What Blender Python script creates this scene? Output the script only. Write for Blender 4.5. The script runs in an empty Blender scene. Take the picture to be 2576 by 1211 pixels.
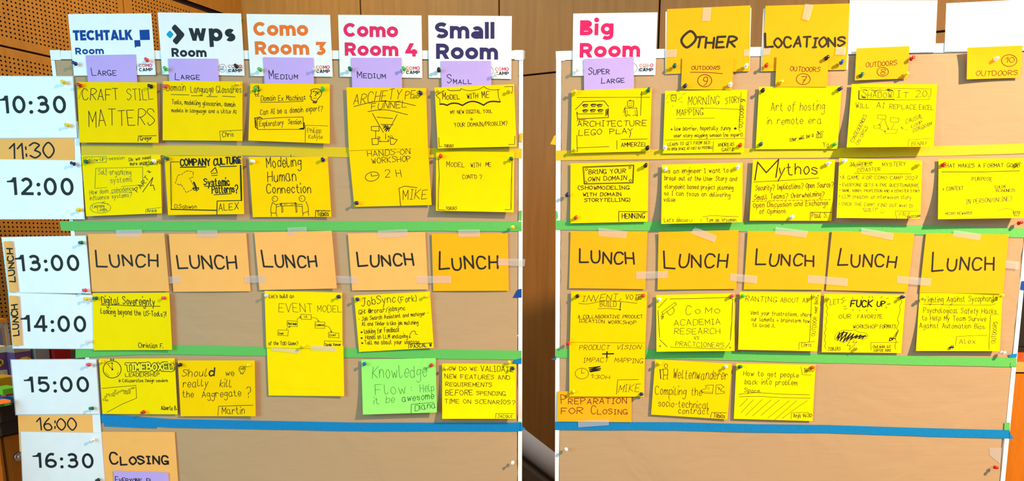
import bpy, math, random
from mathutils import Vector, Quaternion

# ------------------------------------------------------------------ camera, world, lights, exposure
SC = bpy.context.scene
COL = SC.collection
FW, FH, FPX = 2576, 1211, 1860.0
PITCH = math.radians(10.86)          # looking a little down; the photo is the upper part of the frame
PPX, PPY = 1288.0, 967.0             # principal point
CAM = Vector((0, 0, 1.45))
cd = bpy.data.cameras.new('camera')
cd.sensor_width = 36.0; cd.sensor_fit = 'HORIZONTAL'
cd.lens = FPX * 36.0 / FW
cd.shift_y = (PPY - FH / 2) / FW
cd.clip_start = 0.05
cam = bpy.data.objects.new('camera', cd); COL.objects.link(cam)
cam.location = CAM; cam.rotation_euler = (math.pi / 2 - PITCH, 0, 0)
SC.camera = cam

vs = SC.view_settings
SC.display_settings.display_device = 'sRGB'
vs.view_transform = 'Standard'; vs.look = 'None'; vs.gamma = 1.0; vs.use_curve_mapping = False
vs.exposure = 0.0

wd = bpy.data.worlds.new('room_light'); SC.world = wd; wd.use_nodes = True
wb = wd.node_tree.nodes['Background']
wb.inputs[0].default_value = (0.70, 0.96, 1.0, 1); wb.inputs[1].default_value = 0.44

def area(name, loc, look, sx, sy, power, col):
    l = bpy.data.lights.new(name, 'AREA'); l.shape = 'RECTANGLE'; l.size = sx; l.size_y = sy
    l.energy = power; l.color = col
    o = bpy.data.objects.new(name, l); COL.objects.link(o); o.location = loc
    d = Vector(look) - Vector(loc)
    o.rotation_euler = d.to_track_quat('-Z', 'Y').to_euler()
    return o
area('window_daylight', (-3.2, -1.0, 2.0), (-0.5, 2.0, 1.3), 1.6, 2.0, 102, (0.25, 0.72, 1.0))
sl = bpy.data.lights.new('ceiling_lamp', 'SPOT'); sl.energy = 1060; sl.color = (1.0, 0.70, 0.45); sl.shadow_soft_size = 0.09
sl.spot_size = math.radians(92); sl.spot_blend = 1.0
so = bpy.data.objects.new('ceiling_lamp', sl); COL.objects.link(so); so.location = (2.7, -0.35, 3.3)
so.rotation_euler = (Vector((1.1, 2.0, 0.5)) - so.location).to_track_quat('-Z', 'Y').to_euler()
area('room_ceiling_glow', (0.7, -1.8, 3.2), (0.3, 2.2, 1.2), 2.2, 1.2, 20, (0.9, 1.0, 1.0))
area('panel_fill_light', (-1.25, 2.75, 3.3), (-1.4, 3.2, 1.5), 0.5, 0.5, 25, (1.0, 0.86, 0.62))  # unseen fill light, added to brighten the wood panels behind the boards

# ------------------------------------------------------------------ pixel rays and planes
cp, sp = math.cos(PITCH), math.sin(PITCH)
FWD = Vector((0, cp, -sp)); UPV = Vector((0, sp, cp))
def ray(px, py):
    return FWD + Vector(((px - PPX) / FPX, 0, 0)) + UPV * (-(py - PPY) / FPX)
class Plane:
    def __init__(s, pt, nrm): s.p = Vector(pt); s.n = Vector(nrm).normalized(); s.d0 = s.n.dot(s.p - CAM)
    def at(s, px, py, lift=0.0):
        r = ray(px, py)
        return CAM + r * ((s.d0 + lift) / s.n.dot(r))
def atY(px, py, Y):
    r = ray(px, py); return CAM + r * (Y / r.y)
LB = Plane((0, 1.97, 0), (0, -1, 0))
YAW = math.radians(4.2)
RB = Plane((0.12, 1.97, 0), (-math.sin(YAW), -math.cos(YAW), 0))

# ------------------------------------------------------------------ materials
def s2l(c):
    return tuple((v / 12.92 if v <= 0.04045 else ((v + 0.055) / 1.055) ** 2.4) for v in [x / 255 for x in c])
MATS = {}
def nt_new(name):
    m = bpy.data.materials.new(name); m.use_nodes = True
    nt = m.node_tree; b = nt.nodes['Principled BSDF']
    return m, nt, b
def mat(name, rgb, rough=0.6, vary=0.05, scale=60.0, bump=0.0, bscale=300.0, metal=0.0, spec=0.3, stretch=None):
    if name in MATS: return MATS[name]
    m, nt, b = nt_new(name)
    c = s2l(rgb)
    N = nt.nodes; L = nt.links
    tc = N.new('ShaderNodeTexCoord'); mp = N.new('ShaderNodeMapping')
    L.new(tc.outputs['Object'], mp.inputs[0])
    if stretch: mp.inputs['Scale'].default_value = stretch
    nz = N.new('ShaderNodeTexNoise'); nz.inputs['Scale'].default_value = scale; nz.inputs['Detail'].default_value = 4
    L.new(mp.outputs[0], nz.inputs['Vector'])
    cr = N.new('ShaderNodeValToRGB')
    cr.color_ramp.elements[0].position = 0.3; cr.color_ramp.elements[1].position = 0.7
    cr.color_ramp.elements[0].color = tuple(v * (1 - vary) for v in c) + (1,)
    cr.color_ramp.elements[1].color = tuple(min(1, v * (1 + vary)) for v in c) + (1,)
    L.new(nz.outputs[0], cr.inputs[0]); L.new(cr.outputs[0], b.inputs['Base Color'])
    b.inputs['Roughness'].default_value = rough; b.inputs['Metallic'].default_value = metal
    b.inputs['Specular IOR Level'].default_value = spec
    if bump:
        n2 = N.new('ShaderNodeTexNoise'); n2.inputs['Scale'].default_value = bscale; n2.inputs['Detail'].default_value = 3
        L.new(mp.outputs[0], n2.inputs['Vector'])
        bp = N.new('ShaderNodeBump'); bp.inputs['Strength'].default_value = bump; bp.inputs['Distance'].default_value = 0.002
        L.new(n2.outputs[0], bp.inputs['Height']); L.new(bp.outputs[0], b.inputs['Normal'])
    MATS[name] = m
    return m
def paper(name, rgb, rough=0.8, spec=0.06): return mat('paper_' + name, rgb, rough, 0.025, 25, 0.05, 400, spec=spec)
def ink(rgb):
    return mat('ink_%d_%d_%d' % tuple(rgb), rgb, 0.6, 0.08, 400, spec=0.2)
def wood(name, rgb, axis, dark=0.78):
    if name in MATS: return MATS[name]
    m, nt, b = nt_new(name); N = nt.nodes; L = nt.links
    c = s2l(rgb)
    tc = N.new('ShaderNodeTexCoord'); mp = N.new('ShaderNodeMapping')
    mp.inputs['Scale'].default_value = axis
    L.new(tc.outputs['Object'], mp.inputs[0])
    nz = N.new('ShaderNodeTexNoise'); nz.inputs['Scale'].default_value = 5; nz.inputs['Detail'].default_value = 6; nz.inputs['Distortion'].default_value = 0.4
    L.new(mp.outputs[0], nz.inputs['Vector'])
    n2 = N.new('ShaderNodeTexNoise'); n2.inputs['Scale'].default_value = 40; n2.inputs['Detail'].default_value = 4
    L.new(mp.outputs[0], n2.inputs['Vector'])
    mx = N.new('ShaderNodeMath'); mx.operation = 'MULTIPLY_ADD'; mx.inputs[1].default_value = 0.35
    L.new(n2.outputs[0], mx.inputs[0]); L.new(nz.outputs[0], mx.inputs[2])
    cr = N.new('ShaderNodeValToRGB'); cr.color_ramp.elements[0].position = 0.45; cr.color_ramp.elements[1].position = 0.85
    cr.color_ramp.elements[0].color = tuple(v * dark for v in c) + (1,); cr.color_ramp.elements[1].color = tuple(min(1, v * 1.08) for v in c) + (1,)
    L.new(mx.outputs[0], cr.inputs[0]); L.new(cr.outputs[0], b.inputs['Base Color'])
    b.inputs['Roughness'].default_value = 0.45; b.inputs['Specular IOR Level'].default_value = 0.3
    MATS[name] = m
    return m
def kraft_mat():
    m, nt, b = nt_new('kraft_paper_brown'); N = nt.nodes; L = nt.links
    tc = N.new('ShaderNodeTexCoord')
    mp = N.new('ShaderNodeMapping'); mp.inputs['Scale'].default_value = (6, 6, 220)
    L.new(tc.outputs['Object'], mp.inputs[0])
    n1 = N.new('ShaderNodeTexNoise'); n1.inputs['Scale'].default_value = 1.6; n1.inputs['Detail'].default_value = 5
    L.new(mp.outputs[0], n1.inputs['Vector'])
    cr = N.new('ShaderNodeValToRGB'); c = s2l((186, 153, 114))
    cr.color_ramp.elements[0].position = 0.3; cr.color_ramp.elements[1].position = 0.7
    cr.color_ramp.elements[0].color = tuple(v * 0.975 for v in c) + (1,); cr.color_ramp.elements[1].color = tuple(v * 1.025 for v in c) + (1,)
    L.new(n1.outputs[0], cr.inputs[0]); L.new(cr.outputs[0], b.inputs['Base Color'])
    b.inputs['Roughness'].default_value = 0.6; b.inputs['Specular IOR Level'].default_value = 0.25
    mp2 = N.new('ShaderNodeMapping'); mp2.inputs['Scale'].default_value = (1, 1, 1.5); mp2.inputs['Rotation'].default_value = (0, 0.3, 0)
    L.new(tc.outputs['Object'], mp2.inputs[0])
    n2 = N.new('ShaderNodeTexNoise'); n2.inputs['Scale'].default_value = 4.5; n2.inputs['Detail'].default_value = 3; n2.inputs['Distortion'].default_value = 0.6
    L.new(mp2.outputs[0], n2.inputs['Vector'])
    bp = N.new('ShaderNodeBump'); bp.inputs['Strength'].default_value = 0.4; bp.inputs['Distance'].default_value = 0.012
    L.new(n2.outputs[0], bp.inputs['Height'])
    b2 = N.new('ShaderNodeBump'); b2.inputs['Strength'].default_value = 0.12; b2.inputs['Distance'].default_value = 0.001
    L.new(n1.outputs[0], b2.inputs['Height']); L.new(bp.outputs[0], b2.inputs['Normal']); L.new(b2.outputs[0], b.inputs['Normal'])
    return m
def film(name, rgb, cover, rough=0.25):
    if name in MATS: return MATS[name]
    m, nt, b = nt_new(name); N = nt.nodes; L = nt.links
    b.inputs['Base Color'].default_value = s2l(rgb) + (1,); b.inputs['Roughness'].default_value = rough
    tr = N.new('ShaderNodeBsdfTransparent'); mx = N.new('ShaderNodeMixShader')
    nz = N.new('ShaderNodeTexNoise'); nz.inputs['Scale'].default_value = 60
    mr = N.new('ShaderNodeMapRange'); mr.inputs['To Min'].default_value = cover * 0.9; mr.inputs['To Max'].default_value = cover * 1.1
    L.new(nz.outputs[0], mr.inputs[0]); L.new(mr.outputs[0], mx.inputs[0])
    L.new(tr.outputs[0], mx.inputs[1]); L.new(b.outputs[0], mx.inputs[2]); L.new(mx.outputs[0], N['Material Output'].inputs[0])
    MATS[name] = m
    return m

YEL = paper('yellow', (255, 214, 0)); YEL2 = paper('golden_yellow', (255, 207, 0)); YEL3 = paper('lemon_yellow', (255, 224, 0))
ORA = paper('light_orange', (255, 185, 100)); ORA2 = paper('orange', (254, 176, 26)); PUR = paper('lilac', (196, 170, 236))
GRN = paper('light_green', (152, 240, 112)); WHI = paper('white', (240, 241, 240)); WHG = paper('white_glossy', (240, 242, 241), 0.35, 0.4)
TYEL = mat('tape_yellow', (222, 190, 6), 0.55, 0.06, 300, 0.25, 700)
TGRN = mat('tape_green', (96, 190, 88), 0.6, 0.07, 300, 0.3, 700)
TBLU = mat('tape_blue', (0, 128, 190), 0.5, 0.06, 120, 0.25, 500)
TDBL = mat('tape_dark_blue', (10, 66, 150), 0.5, 0.06, 120, 0.2, 500)
CLEAR = film('clear_tape_film', (226, 222, 218), 0.22)
LAMI = film('laminate_film', (225, 238, 240), 0.4)
KRAFT = kraft_mat()
FRAME = mat('frame_white', (238, 240, 240), 0.4, 0.02, 30, spec=0.4)
BLACK = (28, 28, 26); MARK = (44, 40, 30)

# ------------------------------------------------------------------ object helpers
def mesh_obj(name, verts, faces, mats, fmat=None, parent=None, origin=None, smooth=False):
    if origin is None:
        origin = Vector((0, 0, 0))
        for v in verts: origin += v
        origin /= max(1, len(verts))
    me = bpy.data.meshes.new(name)
    me.from_pydata([tuple(v - origin) for v in verts], [], faces)
    for m in mats: me.materials.append(m)
    if fmat: me.polygons.foreach_set('material_index', fmat)
    if smooth: me.polygons.foreach_set('use_smooth', [True] * len(me.polygons))
    me.update()
    o = bpy.data.objects.new(name, me); COL.objects.link(o)
    if parent is not None: o.parent = parent
    else: o.location = origin
    o['_o'] = 1; del o['_o']
    return o, origin
def tag(o, label=None, cat=None, group=None, kind=None):
    if label: o['label'] = label
    if cat: o['category'] = cat
    if group: o['group'] = group
    if kind: o['kind'] = kind
    return o
def empty(name, loc, label, cat, group=None):
    o = bpy.data.objects.new(name, None); COL.objects.link(o); o.location = loc
    o.empty_display_size = 0.05
    return tag(o, label, cat, group)
class MB:
    def __init__(s): s.v = []; s.f = []; s.m = []
    def box(s, x0, x1, y0, y1, z0, z1, m=0, M=None):
        b = len(s.v)
        for z in (z0, z1):
            for x, y in ((x0, y0), (x1, y0), (x1, y1), (x0, y1)):
                p = Vector((x, y, z)); s.v.append(M(p) if M else p)
        for f in ((0, 3, 2, 1), (4, 5, 6, 7), (0, 1, 5, 4), (1, 2, 6, 5), (2, 3, 7, 6), (3, 0, 4, 7)):
            s.f.append(tuple(b + i for i in f)); s.m.append(m)
        return s
    def hexa(s, pts, m=0):               # 4 front points (ccw seen from the front), then 4 back points
        b = len(s.v); s.v += [Vector(p) for p in pts]
        for f in ((0, 1, 2, 3), (7, 6, 5, 4), (4, 5, 1, 0), (5, 6, 2, 1), (6, 7, 3, 2), (7, 4, 0, 3)):
            s.f.append(tuple(b + i for i in f)); s.m.append(m)
        return s
    def lathe(s, prof, n=14, m=0, M=None):
        b = len(s.v)
        for r, z in prof:
            for k in range(n):
                a = 2 * math.pi * k / n; p = Vector((r * math.cos(a), r * math.sin(a), z)); s.v.append(M(p) if M else p)
        for i in range(len(prof) - 1):
            for k in range(n):
                k2 = (k + 1) % n
                s.f.append((b + i * n + k, b + i * n + k2, b + (i + 1) * n + k2, b + (i + 1) * n + k)); s.m.append(m)
        s.f.append(tuple(b + k for k in reversed(range(n)))); s.m.append(m)
        s.f.append(tuple(b + (len(prof) - 1) * n + k for k in range(n))); s.m.append(m)
        return s
    def build(s, name, mats, parent=None, origin=None, smooth=False):
        if not isinstance(mats, (list, tuple)): mats = [mats]
        return mesh_obj(name, s.v, s.f, mats, s.m, parent, origin, smooth)

# ------------------------------------------------------------------ stroke lettering
G = {
'A':'03 29 43|15 35','B':'09 03|~09 29 38 37 26 06|~06 26 45 44 23 03','C':'~48 39 19 07 05 13 33 44','D':'09 03|~09 29 48 46 44 23 03',
'E':'49 09 03 43|06 36','F':'49 09 03|06 36','G':'~48 39 19 07 05 13 33 45|25 45 43','H':'09 03|49 43|06 46','I':'09 29|19 13|03 23','J':'~39 35 23 13 04|19 49',
'K':'09 03|49 06 43','L':'09 03 43','M':'03 09 25 49 43','N':'03 09 43 49','O':'~29 07 05 23 45 47 29','P':'09 03|~09 29 48 47 26 06',
'Q':'~29 07 05 23 45 47 29|25 43','R':'09 03|~09 29 48 47 26 06|16 43','S':'~48 39 19 08 17 36 45 34 13 04','T':'09 49|29 23','U':'~09 05 13 33 45 49',
'V':'09 23 49','W':'09 13 27 33 49','X':'09 43|49 03','Y':'09 26 49|26 23','Z':'09 49 03 43',
'a':'~37 17 05 04 13 33 36|37 34 43','b':'09 03|~06 27 36 34 23 04','c':'~36 27 17 05 13 23 34','d':'~36 17 05 13 34|39 33','e':'~05 35 36 27 17 05 13 23 34',
'f':'~39 29 18 15 12|07 37','g':'~36 17 05 14 35|~37 33 31 20 10 01','h':'09 03|~05 17 27 36 33','i':'07 03|09 0:','j':'~17 13 11 00|19 1:','k':'09 03|37 05 33','l':'~09 04 13 24',
'm':'07 03|~05 17 26 23|~25 37 46 43','n':'07 03|~05 17 27 36 33','o':'~17 05 13 23 35 27 17','p':'07 00|~06 27 36 34 23 04','q':'~36 17 05 13 34|37 30',
'r':'07 03|~05 17 27 36','s':'~36 17 06 25 34 23 04','t':'~19 14 23 33|07 27','u':'~07 04 13 23 35|37 33','v':'07 13 37','w':'07 13 26 33 47','x':'07 33|37 03','y':'07 14|37 00','z':'07 37 03 33',
'0':'~29 07 05 23 45 47 29','1':'07 29 23','2':'~08 19 39 48 47 03|03 43','3':'~08 29 48 37 26|~26 45 44 23 04','4':'29 05 45|37 33','5':'49 09 06|~06 26 45 44 23 04',
'6':'~39 17 05 13 33 44 36 16 05','7':'09 49 13|16 36','8':'~29 08 26 45 33 13 05 26 48 29','9':'~46 26 07 19 39 48 46 34 13',
':':'04 05|07 08','.':'03 04','-':'06 26','/':'02 39','(':'~2: 07 05 22','"':'09 08|19 18',"'":'09 08',',':'~14 13 02','?':'~08 19 39 48 46 25 24|23 22','!':'09 05|03 04',
'+':'05 45|27 23',')':'~0: 17 15 02','@':'~36 27 16 15 24 35 37 33 45 47 29 18 05 13 33',';':'04 05','*':'04 05','_':'03 43',
}
def parse():
    out = {}
    for ch, s in G.items():
        st = []
        for part in s.split('|'):
            sm = part.startswith('~'); pts = [(ord(p[0]) - 48, ord(p[1]) - 48 - 3) for p in part.lstrip('~').split()]
            st.append((sm, pts))
        out[ch] = (max(p[0] for _, ps in st for p in ps), st)
    return out
GL = parse()
def catmull(p, n=4):
    if len(p) < 3: return p
    cl = p[0] == p[-1]
    q = p[:-1] if cl else p
    o = []; m = len(q)
    for i in range(m if cl else m - 1):
        a = q[i - 1] if (cl or i > 0) else (2 * q[0][0] - q[1][0], 2 * q[0][1] - q[1][1]); b = q[i]; c = q[(i + 1) % m]
        d = q[(i + 2) % m] if (cl or i + 2 < m) else (2 * c[0] - b[0], 2 * c[1] - b[1])
        for k in range(n):
            t = k / n
            o.append(tuple(0.5 * (2 * b[j] + (c[j] - a[j]) * t + (2 * a[j] - 5 * b[j] + 4 * c[j] - d[j]) * t * t + (3 * b[j] - a[j] - 3 * c[j] + d[j]) * t ** 3) for j in (0, 1)))
    o.append(q[0] if cl else q[-1])
    return o
def ribbon(pts, w, cap='r'):
    """2-D outline quads of a pen stroke: (verts, faces)."""
    p = [pts[0]]
    for a in pts[1:]:
        if math.hypot(a[0] - p[-1][0], a[1] - p[-1][1]) > 0.05: p.append(a)
    r = w / 2; V = []; F = []
    if cap == 'r':
        for i in range(1, len(p) - 1):
            ax, ay, bx, by = p[i][0] - p[i - 1][0], p[i][1] - p[i - 1][1], p[i + 1][0] - p[i][0], p[i + 1][1] - p[i][1]
            if ax * bx + ay * by < 0.25 * math.hypot(ax, ay) * math.hypot(bx, by):
                v1, f1 = ribbon(p[:i + 1], w); v2, f2 = ribbon(p[i:], w)
                return v1 + v2, f1 + [tuple(len(v1) + k for k in f) for f in f2]
    if len(p) == 1:
        V = [(p[0][0] + r * 1.15 * math.cos(k * math.pi / 7), p[0][1] + r * 1.15 * math.sin(k * math.pi / 7)) for k in range(14)]
        return V, [tuple(range(14))]
    closed = len(p) > 3 and math.hypot(p[0][0] - p[-1][0], p[0][1] - p[-1][1]) < 0.1
    n = len(p)
    def nrm(a, b):
        d = math.hypot(b[0] - a[0], b[1] - a[1]) or 1; return (-(b[1] - a[1]) / d, (b[0] - a[0]) / d)
    for i in range(n):
        if closed and i in (0, n - 1): n1 = nrm(p[-2], p[-1]); n2 = nrm(p[0], p[1])
        elif i == 0: n1 = n2 = nrm(p[0], p[1])
        elif i == n - 1: n1 = n2 = nrm(p[-2], p[-1])
        else: n1 = nrm(p[i - 1], p[i]); n2 = nrm(p[i], p[i + 1])
        mx, my = n1[0] + n2[0], n1[1] + n2[1]; ml = math.hypot(mx, my)
        if ml < 0.3: mx, my = n2; s = r
        else:
            mx /= ml; my /= ml; s = min(r / max(0.3, mx * n2[0] + my * n2[1]), r * (2.0 if cap == 'b' else 1.35))
        V += [(p[i][0] + mx * s, p[i][1] + my * s), (p[i][0] - mx * s, p[i][1] - my * s)]
    for i in range(n - 1): F.append((2 * i, 2 * i + 1, 2 * i + 3, 2 * i + 2))
    if cap == 'r' and not closed:
        for e, q in ((0, p[1]), (n - 1, p[-2])):
            c = p[e]; a0 = math.atan2(c[1] - q[1], c[0] - q[0]); b = len(V)
            V += [(c[0] + r * math.cos(a0 + t), c[1] + r * math.sin(a0 + t)) for t in (math.pi / 2, math.pi / 4, 0, -math.pi / 4, -math.pi / 2)]
            F.append(tuple(range(b, b + 5)))
    return V, F
# bold printed capitals and lower case: strokes built of points and ('a', cx, cy, rx, ry, a0, a1) arcs, cap height 1
def bold(ch, t, xh=0.78):
    e = t / 2
    def leg(x0, y0, x1, y1, k=1.08): return ['P', (x0 - e * k, y0), (x0 + e * k, y0), (x1 + e * k, y1), (x1 - e * k, y1)]
    def arc(cx, cy, rx, ry, a0, a1): 
        n = max(6, int(abs(a1 - a0) / 12))
        return [(cx + rx * math.cos(math.radians(a0 + (a1 - a0) * k / n)), cy + ry * math.sin(math.radians(a0 + (a1 - a0) * k / n))) for k in range(n + 1)]
    def es(cx, w, h, a):                      # S-shape of height h
        ry = (h - 2 * e) / 4; rx = w / 2 - e
        return arc(cx, h - e - ry, rx, ry, 35, 270) [:-1] + arc(cx, e + ry, rx, ry, 90, -145)
    if ch == ' ': return 0.32, []
    if ch == 'C': return 0.92, [arc(0.5, 0.5, 0.5 - e, 0.5 - e, 42, 318)]
    if ch == 'o': return 0.84, [arc(0.42, xh / 2, 0.42 - e, xh / 2 - e, 0, 360)]
    if ch == 'O': return 1.06, [arc(0.53, 0.5, 0.53 - e, 0.5 - e, 0, 360)]
    if ch == 'm':
        rx = 0.235; ry = 0.25; c1 = e + rx; c2 = e + 3 * rx; yy = xh - e - ry
        return 2 * e + 4 * rx, [[(e, 0), (e, xh)], arc(c1, yy, rx, ry, 180, 0) + [(c1 + rx, 0)], arc(c2, yy, rx, ry, 180, 0) + [(c2 + rx, 0)]]
    if ch == 'R':
        return 0.86, [[(e, 0), (e, 1)], [(e, 1 - e), (0.42, 1 - e)] + arc(0.44, 0.655, 0.4 - e, 0.345 - e, 90, -90) + [(e, 0.31 + e)], leg(0.5, 0.36, 0.72, 0, 1.15)]
    if ch == 'B':
        return 0.84, [[(e, 0), (e, 1)], [(e, 1 - e), (0.45, 1 - e)] + arc(0.46, 0.755, 0.32 - e, 0.245 - e, 90, -90) + [(e, 0.51 + e)], [(e, 0.54 - e), (0.48, 0.54 - e)] + arc(0.48, 0.27, 0.36 - e, 0.27 - e, 90, -90) + [(e, e)]]
    if ch == 'P': return 0.8, [[(e, 0), (e, 1)], [(e, 1 - e), (0.42, 1 - e)] + arc(0.44, 0.655, 0.38 - e, 0.345 - e, 90, -90) + [(e, 0.31 + e)]]
    if ch == 'S': return 0.8, [es(0.4, 0.8, 1, 0)]
    if ch == 's': return 0.66, [es(0.33, 0.66, xh, 0)]
    if ch == 'a':
        w = 0.74
        return w, [arc(w / 2 + .02, xh - e - 0.17, w / 2 - e - .02, 0.17, 150, 90) + arc(w / 2, xh - e - 0.24, w / 2 - e, 0.24, 85, 0) + [(w - e, 0)], arc(w / 2 - 0.02, 0.23, w / 2 - e - 0.02, 0.23 - e * .9, 0, 360)]
    if ch == 'l': return t, [[(e, 0), (e, 1.05)]]
    if ch == 'i': return t * 1.15, [[(e, 0), (e, xh)], arc(e, xh + 0.24, 0.035, 0.035, 0, 360), [(e, xh + .24)]]
    if ch == 'g':
        return 0.84, [arc(0.4, xh / 2 + .02, 0.4 - e, xh / 2 - e, 0, 360), [(0.84 - e, xh)] + arc(0.42, 0.02, 0.42 - e, 0.22, 0, -140)]
    if ch == 'p': return 0.88, [[(e, -0.36), (e, xh)], arc(0.47, xh / 2, 0.41 - e, xh / 2 - e, 0, 360)]
    if ch == 'w': return 1.16, [leg(e, xh, 0.35, 0), leg(0.35, 0, 0.58, xh, .9), leg(0.58, xh, 0.81, 0, .9), leg(0.81, 0, 1.16 - e, xh)]
    if ch == 'T': return 0.72, [[(0, 1 - e), (0.72, 1 - e)], [(0.36, 0), (0.36, 1)]]
    if ch == 'E': return 0.64, [[(e, 0), (e, 1)], [(0, 1 - e), (0.64, 1 - e)], [(0, 0.5), (0.6, 0.5)], [(0, e), (0.64, e)]]
    if ch == 'H': return 0.8, [[(e, 0), (e, 1)], [(0.8 - e, 0), (0.8 - e, 1)], [(e, 0.5), (0.8 - e, 0.5)]]
    if ch == 'A': return 0.9, [leg(e, 0, 0.45, 1), leg(0.9 - e, 0, 0.45, 1), [(0.2, 0.27), (0.7, 0.27)]]
    if ch == 'L': return 0.58, [[(e, 1), (e, e), (0.58, e)]]
    if ch == 'K': return 0.78, [[(e, 0), (e, 1)], leg(0.66, 1, 0.2, 0.42, 1.2), leg(0.36, 0.6, 0.68, 0, 1.2)]
    if ch == 'M': return 1.0, [[(e, 0), (e, 1)], [(1 - e, 0), (1 - e, 1)], leg(e, 1, 0.5, 0.3), leg(1 - e, 1, 0.5, 0.3)]
    if ch == '0': return 0.76, [arc(0.38, 0.5, 0.38 - e, 0.5 - e, 0, 360)]
    if ch == '1': return 0.56, [['P', (0, 0.715), (0.42, 0.715), (0.42, 1), (0.37, 1), (0.31, 0.885), (0.19, 0.82), (0, 0.80)], [(0.48, 0), (0.48, 1)]]
    if ch == '2': return 0.74, [arc(0.36, 1 - e - 0.25, 0.34 - e, 0.25, 155, -35) + [(e, e * 1.2)], [(0.0, e), (0.74, e)]]
    if ch == '3' and t > .2: return 0.7, [[(0.04, 1 - e), (0.58, 1 - e), (0.34, 0.56)], arc(0.32, 0.31, 0.38 - e, 0.31 - e, 95, -142)]
    if ch == '3': return 0.76, [arc(0.36, 1 - e - 0.2, 0.34 - e, 0.2, 150, -90) + [(0.22, 1 - e - 0.4)], [(0.28, 1 - e - 0.4)] + arc(0.37, e + 0.245, 0.39 - e, 0.245, 90, -150)]
    if ch == '4' and t < .2: return 0.82, [leg(0.53, 1, 0.07, 0.24, 1.0), [(0.0, 0.22 + e), (0.82, 0.22 + e)], [(0.6, 0), (0.6, 1)]]
    if ch == '4': return 0.82, [leg(0.46, 1, 0.1, 0.22, 1.15), [(0.02, 0.22 + e), (0.82, 0.22 + e)], [(0.6, 0), (0.6, 0.55)]]
    if ch == '5': return 0.74, [[(0.66, 1 - e), (0.16, 1 - e), (0.12, 0.52)], [(0.1, 0.53)] + arc(0.36, e + 0.27, 0.38 - e, 0.27, 110, -150)]
    if ch == '6': return 0.76, [arc(0.38, 0.3, 0.38 - e, 0.3 - e, 0, 360), [(0.6, 1 - e * 1.3), (0.46, 1 - e)] + arc(0.44, 0.42, 0.44 - e, 0.58 - e, 100, 190)]
    if ch == ':': return 0.16, [[(0.08, 0.0 + e)], [(0.08, 0.6)]]
    return 0.5, []

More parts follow.
